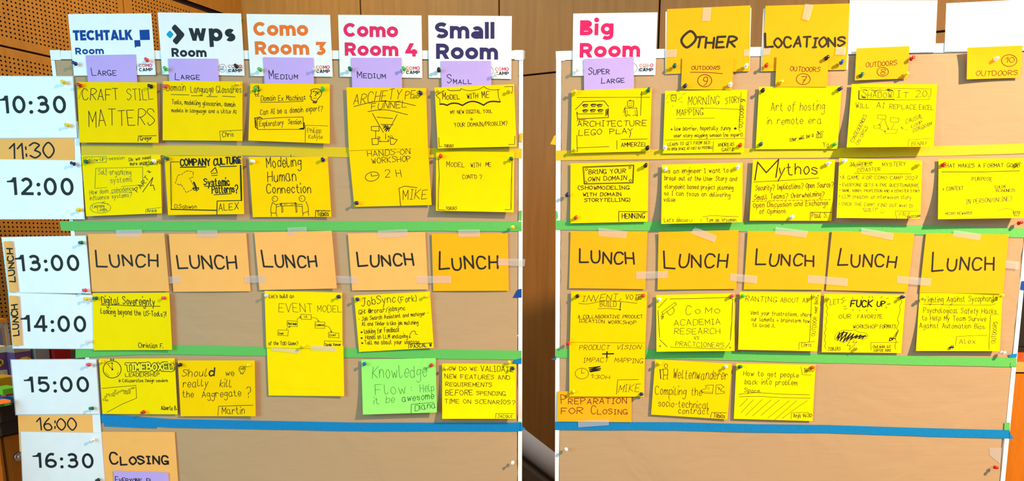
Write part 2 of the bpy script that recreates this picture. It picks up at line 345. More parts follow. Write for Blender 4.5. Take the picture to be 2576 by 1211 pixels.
# ------------------------------------------------------------------ paper sheets with pen strokes
class Fr: x0 = 0; y0 = 0; k = 1
def fr(x0, y0, x1, W): Fr.x0, Fr.y0, Fr.k = x0, y0, (x1 - x0) / W
def Z(x, y): return (Fr.x0 + x * Fr.k, Fr.y0 + y * Fr.k)
RND = random.Random(5)
class Sheet:
    def __init__(s, name, label, cat, group, m, quad, board, base, cb=0.0, cr=0.0, cl=0.0, ct=0.0, wave=0.0004, pxq=False, cornercut=None, film=0):
        s.q = [(quad[i], quad[i + 1]) if pxq else Z(quad[i], quad[i + 1]) for i in (0, 2, 4, 6)]
        s.b = board; s.base = base; s.curl = (cb, cr, cl, ct); s.wave = wave; s.ph = RND.uniform(0, 6)
        a, b_, c, d = s.q
        s.ex = ((b_[0] - a[0] + c[0] - d[0]) / 2, (b_[1] - a[1] + c[1] - d[1]) / 2)
        s.ey = ((d[0] - a[0] + c[0] - b_[0]) / 2, (d[1] - a[1] + c[1] - b_[1]) / 2)
        s.det = s.ex[0] * s.ey[1] - s.ex[1] * s.ey[0]
        nu, nv = 12, 10
        top = []
        for j in range(nv + 1):
            for i in range(nu + 1):
                u, v = i / nu, j / nv
                x = (a[0] * (1 - u) + b_[0] * u) * (1 - v) + (d[0] * (1 - u) + c[0] * u) * v
                y = (a[1] * (1 - u) + b_[1] * u) * (1 - v) + (d[1] * (1 - u) + c[1] * u) * v
                top.append(s.P(x, y))
        n = len(top); nn = s.b.n
        V = top + [p - nn * 0.0003 for p in top]; F = []
        W = nu + 1
        for j in range(nv):
            for i in range(nu):
                q = (j * W + i, (j + 1) * W + i, (j + 1) * W + i + 1, j * W + i + 1)
                F.append(q); F.append(tuple(n + k for k in reversed(q)))
        rim = [i for i in range(W)] + [j * W + nu for j in range(1, nv + 1)] + [nv * W + i for i in range(nu - 1, -1, -1)] + [j * W for j in range(nv - 1, 0, -1)]
        for k in range(len(rim)):
            i0, i1 = rim[k], rim[(k + 1) % len(rim)]
            F.append((i0, i1, n + i1, n + i0))
        s.o, s.org = mesh_obj(name, V, F, [m])
        tag(s.o, label, cat, group)
        s.L = []; s.D = []
        s.col = BLACK; s.w = 4
        if film:
            f = film; cx = sum(p[0] for p in s.q) / 4; cy = sum(p[1] for p in s.q) / 4
            pts = [s.b.at(cx + (p[0] - cx) * (1 + f), cy + (p[1] - cy) * (1 + f * 1.2), base - 0.0006) for p in s.q]
            pts = [pts[0], pts[3], pts[2], pts[1]]
            mb = MB(); mb.hexa(pts + [p - nn * 0.0002 for p in pts])
            mb.build('laminate_film', LAMI, s.o, s.org)
    def uv(s, x, y):
        dx, dy = x - s.q[0][0], y - s.q[0][1]
        return (dx * s.ey[1] - dy * s.ey[0]) / s.det, (s.ex[0] * dy - s.ex[1] * dx) / s.det
    def lift(s, x, y):
        u, v = s.uv(x, y); u = min(1.05, max(-.05, u)); v = min(1.05, max(-.05, v))
        cb, cr, cl, ct = s.curl
        return s.base + cb * v * v * v + cr * u * u * u + cl * (1 - u) ** 3 + ct * (1 - v) ** 3 + s.wave * (1 + math.sin(u * 5 + s.ph) * math.sin(v * 3 + s.ph * 2))
    def P(s, x, y, h=0.0): return s.b.at(x, y, s.lift(x, y) + h)
    def add(s, store, V2, F2, col, h):
        s.n = getattr(s, 'n', 0) + 1
        store.append(([(x, y, h + (s.n % 9) * 0.000012) for x, y in V2], F2, col))
    # handwriting: baseline (x0,y0)-(x1,y1) in the current frame, cap height hh
    def t(s, txt, x0, y0, x1, y1, hh, w=None, sc=None, perp=False, col=None, sl=0.0, jit=1.0, lay=0, gap=1.55):
        w = (w or s.w) * Fr.k; col = col or s.col; w *= 0.88 if w < 2.2 else 1; jit *= 1.7
        X0, Y0 = Z(x0, y0); X1, Y1 = Z(x1, y1); hh = hh * Fr.k
        bl = math.hypot(X1 - X0, Y1 - Y0); bx, by = (X1 - X0) / bl, (Y1 - Y0) / bl
        if perp: ux, uy = by, -bx
        else:
            l = math.hypot(*s.ey); ux, uy = -s.ey[0] / l, -s.ey[1] / l
        rn = random.Random(txt + str(int(X0)))
        seq = []; x = 0.0
        for ch in txt:
            if ch == ' ': x += 4.2; continue
            f = 1.0
            if sc and ch.islower(): ch = ch.upper(); f = sc
            wd_, st = GL.get(ch, GL['o'])
            seq.append((x, st, f)); x += (wd_ * (0.5 + 0.5 * f) if f < 1 else wd_) + gap
        tot = max(0.5, x - gap); sx = bl / tot if tot > 0.6 else hh / 6; sy = hh / 6
        for gx, st, f in seq:
            jy = rn.uniform(-.18, .18) * jit; js = rn.uniform(-.07, .07) * jit; jr = rn.uniform(-.05, .05) * jit; fs = f * (1 + rn.uniform(-.05, .05) * jit)
            fx = 0.5 + 0.5 * f
            for sm, pts in st:
                q = []
                for (px, py) in pts:
                    py2 = py * fs; px2 = px * fx + py2 * (js + sl); py2 = py2 + jy + (px2 - 2) * jr
                    q.append(((gx + px2) * sx, py2 * sy))
                q = [(X0 + bx * a + ux * b, Y0 + by * a + uy * b) for a, b in q]
                if sm: q = catmull(q)
                V, F = ribbon(q, w); s.add(s.L, V, F, col, 0.00028 + lay * 0.0002)
    # printed bold lettering
    def p(s, txt, x0, y0, x1, y1, hh, th, col, gap=0.1, xh=0.78):
        X0, Y0 = Z(x0, y0); X1, Y1 = Z(x1, y1); hh = hh * Fr.k
        bl = math.hypot(X1 - X0, Y1 - Y0); bx, by = (X1 - X0) / bl, (Y1 - Y0) / bl
        l = math.hypot(*s.ey); ux, uy = -s.ey[0] / l, -s.ey[1] / l
        x = 0; seq = []
        for ch in txt:
            wd_, st = bold(ch, th, xh); seq.append((x, st)); x += wd_ + gap
        sx = bl / (x - gap)
        for gx, st in seq:
            for pts in st:
                fill = pts[0] == 'P'; pts = pts[1:] if fill else pts
                q = [(X0 + bx * (gx + a) * sx + ux * b * hh, Y0 + by * (gx + a) * sx + uy * b * hh) for a, b in pts]
                if fill: s.add(s.L, q, [tuple(range(len(q)))], col, 0.00028); continue
                V, F = ribbon(q, th * hh * (1.15 if len(q) == 1 else 1), 'b'); s.add(s.L, V, F, col, 0.00028)
    def l(s, pts, w=None, sm=False, col=None, dash=0, cap='r', lay=0):
        w = (w or s.w) * Fr.k; col = col or s.col
        n = [float(a) for a in pts.replace(',', ' ').split()]
        q = [Z(n[i], n[i + 1]) for i in range(0, len(n), 2)]
        if sm: q = catmull(q, 5)
        if dash:
            d = dash * Fr.k; segs = []
            for a, b in zip(q, q[1:]):
                L_ = math.hypot(b[0] - a[0], b[1] - a[1]); k = max(1, int(L_ / d / 1.6))
                for i in range(k):
                    t0, t1 = i / k, (i + .62) / k
                    segs.append([(a[0] + (b[0] - a[0]) * t, a[1] + (b[1] - a[1]) * t) for t in (t0, t1)])
        else: segs = [q]
        for g in segs:
            V, F = ribbon(g, w, cap); s.add(s.D, V, F, col, 0.00026 + lay * 0.0002)
    def c(s, cx, cy, rx, ry=None, w=None, col=None, a0=0, a1=360, tilt=0):
        ry = ry or rx; n = 22; T = math.radians(tilt)
        pts = []
        for k in range(n + 1):
            a = math.radians(a0 + (a1 - a0) * k / n); x, y = rx * math.cos(a), ry * math.sin(a)
            pts.append('%.2f,%.2f' % (cx + x * math.cos(T) - y * math.sin(T), cy + x * math.sin(T) + y * math.cos(T)))
        s.l(' '.join(pts), w, col=col)
    def f(s, pts, col=None, lay=0):
        n = [float(a) for a in pts.replace(',', ' ').split()]
        q = [Z(n[i], n[i + 1]) for i in range(0, len(n), 2)]
        s.add(s.D, q, [tuple(range(len(q)))], col or s.col, 0.00027 + lay * 0.0002)
    def done(s):
        nn = s.b.n
        for nm, store in (('lettering', s.L), ('line_drawing', s.D)):
            # strokes that stand clear of one another become marks of their own
            bx = []
            for vv, ff, col in store:
                xs = [v[0] for v in vv]; ys = [v[1] for v in vv]; bx.append((min(xs), max(xs), min(ys), max(ys), max(max(xs) - min(xs), max(ys) - min(ys))))
            grp = list(range(len(store)))
            def root(i):
                while grp[i] != i: grp[i] = grp[grp[i]]; i = grp[i]
                return i
            for i in range(len(bx)):
                for j in range(i):
                    a, b = bx[i], bx[j]
                    g = math.hypot(max(0, a[0] - b[1], b[0] - a[1]), max(0, a[2] - b[3], b[2] - a[3]))
                    if g <= max(18.5, 0.42 * max(a[4], b[4])): grp[root(i)] = root(j)
            sets = {}
            for i in range(len(store)): sets.setdefault(root(i), []).append(store[i])
            for strokes in sets.values():
                V = []; F = []; M = []; cols = []
                for vv, ff, col in strokes:
                    if col not in cols: cols.append(col)
                    b = len(V); V += [s.P(x, y, h) for x, y, h in vv]
                    for f in ff:
                        f = tuple(b + i for i in f); a, b_, c = V[f[0]], V[f[1]], V[f[2]]
                        F.append(f if (b_ - a).cross(c - a).dot(nn) >= 0 else tuple(reversed(f))); M.append(cols.index(col))
                mesh_obj(nm, V, F, [ink(c) for c in cols], M, s.o, s.org)
SH = []
def sheet(*a, **k):
    s = Sheet(*a, **k); SH.append(s); return s

# ------------------------------------------------------------------ room: two wood walls meeting in a corner behind the boards
HOLE = 0.016
P0 = atY(0, 117, 2.95)
WL = Vector((0.433, 0.9014, 0)).normalized(); WB = Vector((WL.y, -WL.x, 0))
wall_l = Plane(P0, WB); SEAM = P0.z
r_ = ray(617, 130); CORNER = CAM + r_ * (wall_l.d0 / wall_l.n.dot(r_)); CORNER.z = 0
wall_b = Plane(CORNER, -WL)
WOODP = wood('veneer_perforated', (168, 108, 36), (8, 8, 1.2), 0.86)
WOODB = wood('veneer_panel', (160, 112, 54), (9, 9, 0.5), 0.86)
DARKGAP = mat('gap_dark', (38, 20, 8), 0.8, 0.1, 20)
HDARK = mat('acoustic_backing', (30, 12, 6), 0.9, 0.1, 20)

def on_left(s, z, d=0.0):              # s metres from the corner towards the camera, d out of the wall
    return CORNER + WL * (-s) + WB * d + Vector((0, 0, z))
def on_back(s, z, d=0.0):
    return CORNER + WB * s - WL * d + Vector((0, 0, z))
def s_left(px, py):
    p = wall_l.at(px, py); return (Vector((CORNER.x, CORNER.y, 0)) - Vector((p.x, p.y, 0))).dot(WL)
def s_back(px, py):
    p = wall_b.at(px, py); return (Vector((p.x, p.y, 0)) - Vector((CORNER.x, CORNER.y, 0))).dot(WB)

def perforated(s0, s1, z0, z1, ms0, ms1, mz0, mz1, V, F, M):
    """a panel with real round holes; m*: plain margins"""
    NS = 8; R = 0.0036; dep = 0.006
    ns = int((s1 - s0 - ms0 - ms1) / HOLE); nz = int((z1 - z0 - mz0 - mz1) / HOLE)
    a0 = s0 + ms0; b0 = z1 - mz1; a1 = a0 + ns * HOLE; b1 = b0 - nz * HOLE
    def quad(sa, sb, za, zb, d=0.012):
        b = len(V); V.extend([on_left(sa, za, d), on_left(sb, za, d), on_left(sb, zb, d), on_left(sa, zb, d)])
        F.append((b, b + 3, b + 2, b + 1)); M.append(0)
    quad(s0, a0, z0, z1); quad(a1, s1, z0, z1); quad(a0, a1, b0, z1); quad(a0, a1, z0, b1)
    for (sa, za, sb, zb) in ((s0, z0, s1, z0), (s1, z0, s1, z1), (s1, z1, s0, z1), (s0, z1, s0, z0)):
        b = len(V); V.extend([on_left(sa, za, 0.012), on_left(sb, zb, 0.012), on_left(sb, zb, 0), on_left(sa, za, 0)])
        F.append((b, b + 1, b + 2, b + 3)); M.append(0)
    sq = []
    for k in range(NS):
        a = 2 * math.pi * (k + .5) / NS; c, s_ = math.cos(a), math.sin(a); m = max(abs(c), abs(s_))
        # square outline at corners and edge points
        sq.append((c, s_, c / m * HOLE / 2, s_ / m * HOLE / 2))
    ez = Vector((0, 0, 1)); es = -WL
    for j in range(nz):
        for i in range(ns):
            ctr = on_left(a0 + (i + .5) * HOLE, b0 - (j + .5) * HOLE, 0.012)
            b = len(V)
            for k in range(NS):
                c, s_, ox, oz = sq[k]
                V.append(ctr + es * ox + ez * oz)
            for k in range(4):                      # true corners of the cell
                sx, sz = ((1, 1), (-1, 1), (-1, -1), (1, -1))[k]; V.append(ctr + es * (sx * HOLE / 2) + ez * (sz * HOLE / 2))
            for k in range(NS):
                c, s_, ox, oz = sq[k]; V.append(ctr + es * (R * c) + ez * (R * s_))
            for k in range(NS):
                c, s_, ox, oz = sq[k]; V.append(ctr + es * (R * c) + ez * (R * s_) - WB * dep)
            for k in range(NS):
                k2 = (k + 1) % NS; I = b + 12 + k; I2 = b + 12 + k2
                if k % 2 == 0: F.append((b + k, b + 8 + k // 2, b + k2, I2, I))
                else: F.append((b + k, b + k2, I2, I))
                M.append(0)
                F.append((I, I2, I2 + NS, I + NS)); M.append(1)
            F.append(tuple(b + 20 + k for k in range(NS))); M.append(1)

sA = s_left(306, 12)
V, F, M = [], [], []
mg = 0.022
top_rows = 20
for (a, b) in ((0.004, sA - 0.002), (sA + 0.004, 2 * sA)):
    perforated(a, b, SEAM + 0.005, SEAM + 0.005 + 0.026 + top_rows * HOLE + .02, mg, mg, 0.026, 0.019, V, F, M)
    perforated(a, b, 1.06, SEAM - 0.003, mg, mg, 0.026, 0.026, V, F, M)
bk = len(V)
V += [on_left(0, 0, 0), on_left(3.2, 0, 0), on_left(3.2, 3.2, 0), on_left(0, 3.2, 0)]; F.append((bk, bk + 3, bk + 2, bk + 1)); M.append(2)
for (z0, z1) in ((SEAM + 0.395, 3.2), (0, 1.056)):   # plain panels above and below the perforated ones
    for (a, b) in ((0.004, sA - 0.002), (sA + 0.004, 2 * sA), (2 * sA + .006, 3.2)):
        k = len(V); V += [on_left(a, z0, .012), on_left(b, z0, .012), on_left(b, z1, .012), on_left(a, z1, .012)]; F.append((k, k + 3, k + 2, k + 1)); M.append(0)
k = len(V); V += [on_left(2 * sA + .006, 1.06, .012), on_left(3.2, 1.06, .012), on_left(3.2, SEAM + .39, .012), on_left(2 * sA + .006, SEAM + .39, .012)]; F.append((k, k + 3, k + 2, k + 1)); M.append(0)
wl, _ = mesh_obj('wall_left', V, F, [WOODP, HDARK, DARKGAP], M)
tag(wl, kind='structure')

# back wall: smooth veneer panels with dark joints
mb = MB()
def bbox(s0, s1, z0, z1, d0, d1, m):
    mb.hexa([on_back(s0, z0, d1), on_back(s1, z0, d1), on_back(s1, z1, d1), on_back(s0, z1, d1), on_back(s0, z0, d0), on_back(s1, z0, d0), on_back(s1, z1, d0), on_back(s0, z1, d0)], m)
joints = [0.0, s_back(911, 15), s_back(1259, 15), s_back(1661, 30), s_back(2139, 4)]
joints.append(joints[-1] + (joints[-1] - joints[-2])); joints.append(joints[-1] + .62); joints.append(joints[-1] + .62); joints.append(joints[-1] + .62)
sbz = CAM.z + 0; pz = wall_b.at(1356, 188); ZS = pz.z
bbox(0, joints[-1], 0, 3.2, -0.03, 0, 1)
for a, b in zip(joints, joints[1:]):
    for z0, z1 in ((0.08, ZS - 0.004), (ZS + 0.004, 3.2)):
        bbox(a + 0.004, b - 0.004, z0, z1, 0.0005, 0.014, 0)
wbk, _ = mb.build('wall_back', [WOODB, DARKGAP])
tag(wbk, kind='structure')
mb = MB(); mb.box(-3.6, 3.6, -2.5, 5.2, -0.05, 0)
fl, _ = mb.build('floor', wood('floor_parquet', (150, 110, 70), (1, 8, 8), 0.8)); tag(fl, kind='structure')

# ------------------------------------------------------------------ pinboards
def rail(mb, b, quad, d0, d1, m=0):     # quad TL TR BR BL in photo pixels, between depths d0 (back) and d1 (front)
    q = [(quad[i], quad[i + 1]) for i in (0, 6, 4, 2)]
    f = [b.at(x, y, d1) for x, y in q]
    mb.hexa(f + [p - b.n * (d1 - d0) for p in f], m)
def pinboard(b, label, corners, rails, caps, feet):
    root = empty('pinboard', b.at(*corners, 0) * 1.0, label, 'pinboard', 'white framed pinboards')
    org = root.location
    for nm, q, d0, d1, m in rails:
        x = MB(); rail(x, b, q, d0, d1); x.build(nm, m, root, org)
    for q in caps:
        x = MB(); rail(x, b, q, -0.021, 0.0022); x.build('corner_cap', FRAME, root, org)
    for x0 in feet:                          # upright legs on a cross foot
        p = b.at(x0, 1190, -0.02); p.z = 0
        x = MB(); x.box(p.x - .015, p.x + .015, p.y, p.y + .03, 0.03, 1.2); x.build('leg', FRAME, root, org)
        x = MB(); x.box(p.x - .02, p.x + .02, p.y - .22, p.y + .25, 0.0, 0.03); x.build('foot', FRAME, root, org)
    return root
FELT = mat('board_felt', (196, 170, 140), 0.9, 0.05, 200)
BOT = 1560
pinboard(LB, 'white framed pinboard carrying the morning room columns, with the time cards down its edge', (720, 1211), [
    ('panel', (139, 152, 1304, 152, 1299, BOT - 21, 298, BOT - 21), -0.018, 0.0, FELT),
    ('frame_rail', (152, 127, 1296, 127, 1296, 149, 152, 149), -0.020, 0.0018, FRAME),
    ('frame_rail', (128, 152, 137, 152, 300, BOT, 290, BOT), -0.020, 0.0018, FRAME),
    ('frame_rail', (1305.5, 152, 1316, 152, 1312, BOT, 1302, BOT), -0.020, 0.0018, FRAME),
    ('frame_rail', (301, BOT - 20, 1301, BOT - 20, 1301, BOT, 301, BOT), -0.020, 0.0018, FRAME)],
    [(125, 126, 150, 126, 152, 151, 128, 151), (1294, 126, 1317, 126, 1317, 151, 1295, 151)], (330, 1290))
pinboard(RB, 'white framed pinboard with the outdoor location columns, beyond the gap', (1980, 1211), [
    ('panel', (1413, 153, 2611, 130, 2480, BOT - 21, 1405, BOT - 21), -0.018, 0.0, FELT),
    ('frame_rail', (1420, 128, 2612, 104, 2612, 128, 1420, 151), -0.020, 0.0018, FRAME),
    ('frame_rail', (1399, 152, 1412, 152, 1404, BOT, 1395, BOT), -0.020, 0.0018, FRAME),
    ('frame_rail', (2623, 131, 2634, 131, 2494, BOT, 2483, BOT), -0.020, 0.0018, FRAME),
    ('frame_rail', (1405, BOT - 20, 2482, BOT - 20, 2481, BOT, 1405, BOT), -0.020, 0.0018, FRAME)],
    [(1398, 129, 1421, 128, 1421, 153, 1399, 153), (2611, 104, 2637, 104, 2634, 130, 2613, 130)], (1420, 2470))

def poly_sheet(name, label, cat, group, m, b, outline, base, wav=0.0, thick=0.0003, step=None):
    """a thin sheet with a pixel outline given as two edge polylines: top (left to right) and bottom (left to right)"""
    top, bot = outline
    V = []; F = []
    n = len(top); nr = 2 if step is None else step
    for j in range(nr + 1):
        t = j / nr
        for i in range(n):
            x = top[i][0] * (1 - t) + bot[i][0] * t; y = top[i][1] * (1 - t) + bot[i][1] * t
            V.append(b.at(x, y, base + wav * math.sin(x * .021 + j) * math.sin(y * .013 + i)))
    k = len(V)
    V += [v - b.n * thick for v in V]
    for j in range(nr):
        for i in range(n - 1):
            q = (j * n + i, (j + 1) * n + i, (j + 1) * n + i + 1, j * n + i + 1)
            F.append(q); F.append(tuple(k + a for a in reversed(q)))
    rim = list(range(n)) + [j * n + n - 1 for j in range(1, nr + 1)] + [nr * n + i for i in range(n - 2, -1, -1)] + [j * n for j in range(nr - 1, 0, -1)]
    for i in range(len(rim)):
        a, c = rim[i], rim[(i + 1) % len(rim)]; F.append((a, c, k + c, k + a))
    o, org = mesh_obj(name, V, F, [m]); return tag(o, label, cat, group)
def edge(pts, ys):
    """x on a polyline (list of (x, y)) for each y"""
    out = []
    for y in ys:
        for (x0, y0), (x1, y1) in zip(pts, pts[1:]):
            if y <= y1 or (x1, y1) == pts[-1]:
                out.append(x0 + (x1 - x0) * (y - y0) / (y1 - y0)); break
    return out
def kraft(label, b, left, right, y0l, y0r, y1):
    rn = random.Random(label); rows = 56; cols = 26; V = []; F = []
    ys = [150 + (y1 - 150) * j / rows for j in range(rows + 1)]
    L_ = edge(left, ys); R_ = edge(right, ys)
    for j in range(rows + 1):
        for i in range(cols + 1):
            u = i / cols; y = ys[j]
            if j == 0: y = y0l + (y0r - y0l) * u
            x = L_[j] + (R_[j] - L_[j]) * u
            if i == 0: x += rn.uniform(-1.6, 1.6)
            if i == cols: x += rn.uniform(-1.8, 1.8)
            V.append(b.at(x, y, 0.0008 + 0.0004 * math.sin(x * .012 + y * .004) * math.sin(y * .011)))
    n = len(V); W = cols + 1
    V += [v - b.n * 0.0003 for v in V]
    for j in range(rows):
        for i in range(cols):
            q = (j * W + i, (j + 1) * W + i, (j + 1) * W + i + 1, j * W + i + 1); F.append(q); F.append(tuple(n + a for a in reversed(q)))
    rim = list(range(W)) + [j * W + cols for j in range(1, rows + 1)] + [rows * W + i for i in range(cols - 1, -1, -1)] + [j * W for j in range(rows - 1, 0, -1)]
    for i in range(len(rim)):
        a, c = rim[i], rim[(i + 1) % len(rim)]; k = len(V)      # own vertices, so that the sheet's shading stays even up to its edge
        V += [V[a], V[n + a], V[n + c], V[c]]; F.append((k, k + 1, k + 2, k + 3))
    o, _ = mesh_obj('kraft_paper', V, F, [KRAFT])
    for f in o.data.polygons[:2 * rows * cols]: f.use_smooth = True
    tag(o, label, 'packing paper', 'brown packing paper on the boards')
kraft('brown packing paper covering the pinboard with the morning room columns', LB, [(139.5, 150), (301, 1537)],
      [(1303, 150), (1303, 430), (1299, 470), (1302, 520), (1300, 900), (1302, 1000), (1299, 1070), (1301, 1211), (1298, 1537)], 152.5, 152.5, 1537)
kraft('brown packing paper covering the pinboard with the outdoor columns', RB, [(1414.5, 150), (1411, 700), (1407, 1537)],
      [(2609, 150), (2577, 560), (2566, 690), (2564, 740), (2556, 800), (2547, 880), (2543, 940), (2541, 1000), (2530, 1060), (2520, 1110), (2514, 1211), (2479, 1537)], 153.5, 131, 1537)

# ------------------------------------------------------------------ masking tape lines
def tape(label, m, b, pts, h, base, group='masking tape lines across the boards', extra=0):
    top = []
    rn = random.Random(label)
    for (x0, y0), (x1, y1) in zip(pts, pts[1:]):
        n = max(2, int((x1 - x0) / 40))
        for i in range(n): top.append((x0 + (x1 - x0) * i / n, y0 + (y1 - y0) * i / n))
    top.append(pts[-1])
    bot = [(x + rn.uniform(-.3, .3), y + h + rn.uniform(-.5, .5)) for x, y in top]
    bot[0] = (top[0][0] + extra, bot[0][1]); 
    return poly_sheet('masking_tape', label, 'tape', group, m, b, (top, bot), base, 0.00015)
tape('yellow masking tape line across the board with the morning columns', TYEL, LB, [(204, 366), (620, 367), (880, 371), (1313, 374)], 25, 0.0023)
tape('topmost green masking tape line on the board with the morning columns, above the lunch cards', TGRN, LB, [(150, 557), (420, 557), (900, 557), (1312, 558)], 24, 0.0026, extra=4)
tape('lower green masking tape line on the morning board, below the 14:00 row', TGRN, LB, [(190, 879), (310, 871), (430, 869), (870, 877), (1312, 883)], 23, 0.0026)
tape('blue masking tape line on the board with the morning columns, above the closing card', TBLU, LB, [(250, 1042), (430, 1055), (900, 1064), (1313, 1064)], 22, 0.0026)
tape('short overlapping strip of blue tape at the start of the blue line', TBLU, LB, [(262, 1060), (394, 1066)], 13, 0.0022, 'scraps of masking tape')
tape('yellow masking tape line across the board with the outdoor columns', TYEL, RB, [(1398, 379), (1650, 376), (1890, 373), (2140, 372), (2380, 367), (2590, 361)], 25, 0.0023)
tape('topmost green masking tape line on the board with the outdoor columns, above the lunch cards', TGRN, RB, [(1398, 555), (1640, 557), (1880, 559), (2090, 563), (2300, 567), (2582, 575)], 24, 0.0023)
tape('lower green masking tape line on the board with the outdoor columns', TGRN, RB, [(1398, 878), (1630, 880), (1850, 885), (2080, 891), (2300, 896), (2557, 901)], 23, 0.0023)
tape('blue masking tape line on the board with the outdoor columns', TBLU, RB, [(1396, 1062), (1700, 1063), (1900, 1068), (2080, 1070), (2300, 1077), (2540, 1083)], 21, 0.0026)
def scrap(label, m, b, quad, base=0.0032, nm='tape_scrap'):
    a, c, d, e = [(quad[i], quad[i + 1]) for i in (0, 2, 4, 6)]
    poly_sheet(nm, label, 'tape', 'scraps of masking tape', m, b, ([a, c], [e, d]), base)
scrap('small torn scrap of yellow tape on the frame beside the gap, morning board', TYEL, LB, (1307, 337, 1315, 334, 1313, 358, 1306, 357))
scrap('torn scrap of yellow tape poking into the gap beside the outdoor board', TYEL, RB, (1394, 342, 1398, 340, 1398, 365, 1384, 363), 0.0032)
scrap('small torn scrap of green tape on the frame beside the gap, on the morning board', TGRN, LB, (1306, 531, 1313, 530, 1312, 556, 1305, 553))
scrap('small torn scrap of green tape on the gap-side frame of the outdoor board', TGRN, RB, (1398, 530, 1402, 533, 1404, 546, 1398, 556))
scrap('dark blue wedge of tape beside the fifth lunch card at the gap', TDBL, LB, (1302, 729, 1312, 727, 1312, 749, 1291, 749))
scrap('tiny torn piece of blue tape by the gap just under the lower green line', TBLU, LB, (1294, 906, 1312, 901, 1312, 916, 1290, 915), 0.0036)
scrap('tiny blue tape end in the gap beside the outdoor board', TBLU, RB, (1396, 902, 1399, 896, 1399, 906, 1386, 905), 0.0036)
scrap('small green tape corner on the frame above the blue line at the gap', TGRN, LB, (1300, 1061, 1311, 1061, 1311, 1068, 1302, 1066), 0.0022)
scrap('pointed blue tape end sticking into the gap from the blue line', TBLU, LB, (1309, 1064, 1313, 1072, 1322, 1080, 1309, 1085), 0.0036)
scrap('dark blue tape scrap on the outer frame beside the last lunch card', TDBL, RB, (2570, 708, 2592, 706, 2588, 733, 2567, 729), 0.0032)
scrap('small blue tape scrap above the end of the lower green line on the outdoor board', TBLU, RB, (2536, 893, 2559, 890, 2557, 900, 2540, 900))
scrap('green square of tape on the frame at the end of the lower green line', TGRN, RB, (2543, 912, 2557, 912, 2556, 923, 2541, 923), 0.0034)
scrap('green square of tape on the frame just above the end of the blue line', TGRN, RB, (2527, 1064, 2541, 1064, 2540, 1083, 2526, 1083), 0.0034)
scrap('blue curled tape end at the outer frame of the outdoor board', TBLU, RB, (2540, 1086, 2543, 1094, 2551, 1104, 2540, 1105), 0.0036)

# ------------------------------------------------------------------ room signs
NAVY = (34, 40, 60)
def camp(s, ax, ay, bx, by, h, cx, cy, dx, dy, h2):
    mx, my = (ax + bx) / 2, (ay + by) / 2; g = (bx - ax) * .02
    s.p('CO', ax, ay, mx - g, my, h, 0.2, (226, 120, 92), 0.08); s.p('MO', mx + g, my, bx, by, h, 0.2, (212, 44, 92), 0.08)
    s.p('CAMP', cx, cy, dx, dy, h2, 0.22, NAVY, 0.08)
def circ(s, cx, cy, r, txt=False):
    s.c(cx, cy, r, w=3, col=(70, 40, 70))
    if txt:
        s.p('CO', cx - r * .68, cy - 2, cx + r * .45, cy - 2, r * .48, 0.18, (130, 50, 90), 0.1); s.p('MO', cx - r * .6, cy + r * .55, cx + r * .5, cy + r * .55, r * .48, 0.18, (70, 40, 80), 0.1)
GS = 'room signs along the tops of the boards'
fr(0, 0, 450, 1758)
s = sheet('room_sign', 'white room sign with blue heading and a logo of two blue squares', 'sign', GS, WHG, (668, 138, 1486, 131, 1531, 737, 727, 745), LB, 0.004)
B = (8, 66, 150)
s.p('TECHTALK', 722, 398, 1303, 393, 101, 0.25, B, 0.07)
s.f('1370,295 1467,291 1473,392 1377,394', B); s.f('1320,395 1377,394 1382,456 1343,458 1326,470 1324,455', B)
s.p('Room', 742, 535, 1022, 531, 66, 0.24, B, 0.1)
circ(s, 1302, 672, 44); camp(s, 1364, 661, 1497, 658, 32, 1366, 702, 1501, 699, 32)
fr(390, 0, 840, 1758)
s = sheet('room_sign', 'white room sign with black arrowhead logo and a cyan diamond', 'sign', GS, WHG, (25, 122, 846, 133, 881, 745, 72, 732), LB, 0.004)
D = (36, 42, 50)
s.p('wps', 338, 400, 790, 408, 160, 0.25, D, 0.2)
s.f('195,241 205,245 285,330 288,345 280,360 222,430 211,437 200,432 178,410 174,400 178,390 210,352 212,342 206,332 167,285 165,274 170,264 186,245', D)
s.f('140,303 150,303 177,330 180,340 176,348 155,372 147,375 139,371 115,345 113,337 117,329', (0, 160, 205))
s.p('Room', 165, 558, 508, 560, 86, 0.25, D, 0.1)
circ(s, 660, 670, 39, True); camp(s, 718, 668, 855, 668, 32, 720, 710, 857, 710, 32)
s = sheet('room_sign', 'white room sign with bold orange heading', 'sign', GS, WHG, (898, 137, 1720, 146, 1747, 755, 937, 748), LB, 0.004)
O = (234, 118, 44)
s.p('Como', 970, 351, 1507, 352, 136, 0.25, O, 0.1); s.p('Room', 985, 536, 1517, 538, 130, 0.255, O, 0.1); s.p('3', 1582, 540, 1677, 541, 130, 0.255, O)
circ(s, 1530, 680, 40); camp(s, 1582, 677, 1717, 677, 33, 1584, 717, 1718, 717, 33)
fr(830, 0, 1330, 1953)
s = sheet('room_sign', 'white room sign with bold pink heading, beside the dark violet heading', 'sign', GS, WHG, (80, 145, 900, 152, 908, 767, 98, 754), LB, 0.004)
K_ = (224, 40, 98)
s.p('Como', 135, 361, 670, 366, 136, 0.25, K_, 0.1); s.p('Room', 147, 547, 673, 552, 130, 0.255, K_, 0.1); s.p('4', 742, 554, 858, 556, 130, 0.255, K_)
circ(s, 693, 690, 40); camp(s, 747, 686, 883, 686, 33, 748, 727, 884, 727, 33)
s = sheet('room_sign', 'white room sign with bold dark violet heading', 'sign', GS, WHG, (965, 150, 1788, 158, 1782, 777, 973, 765), LB, 0.004)
I = (56, 46, 98)
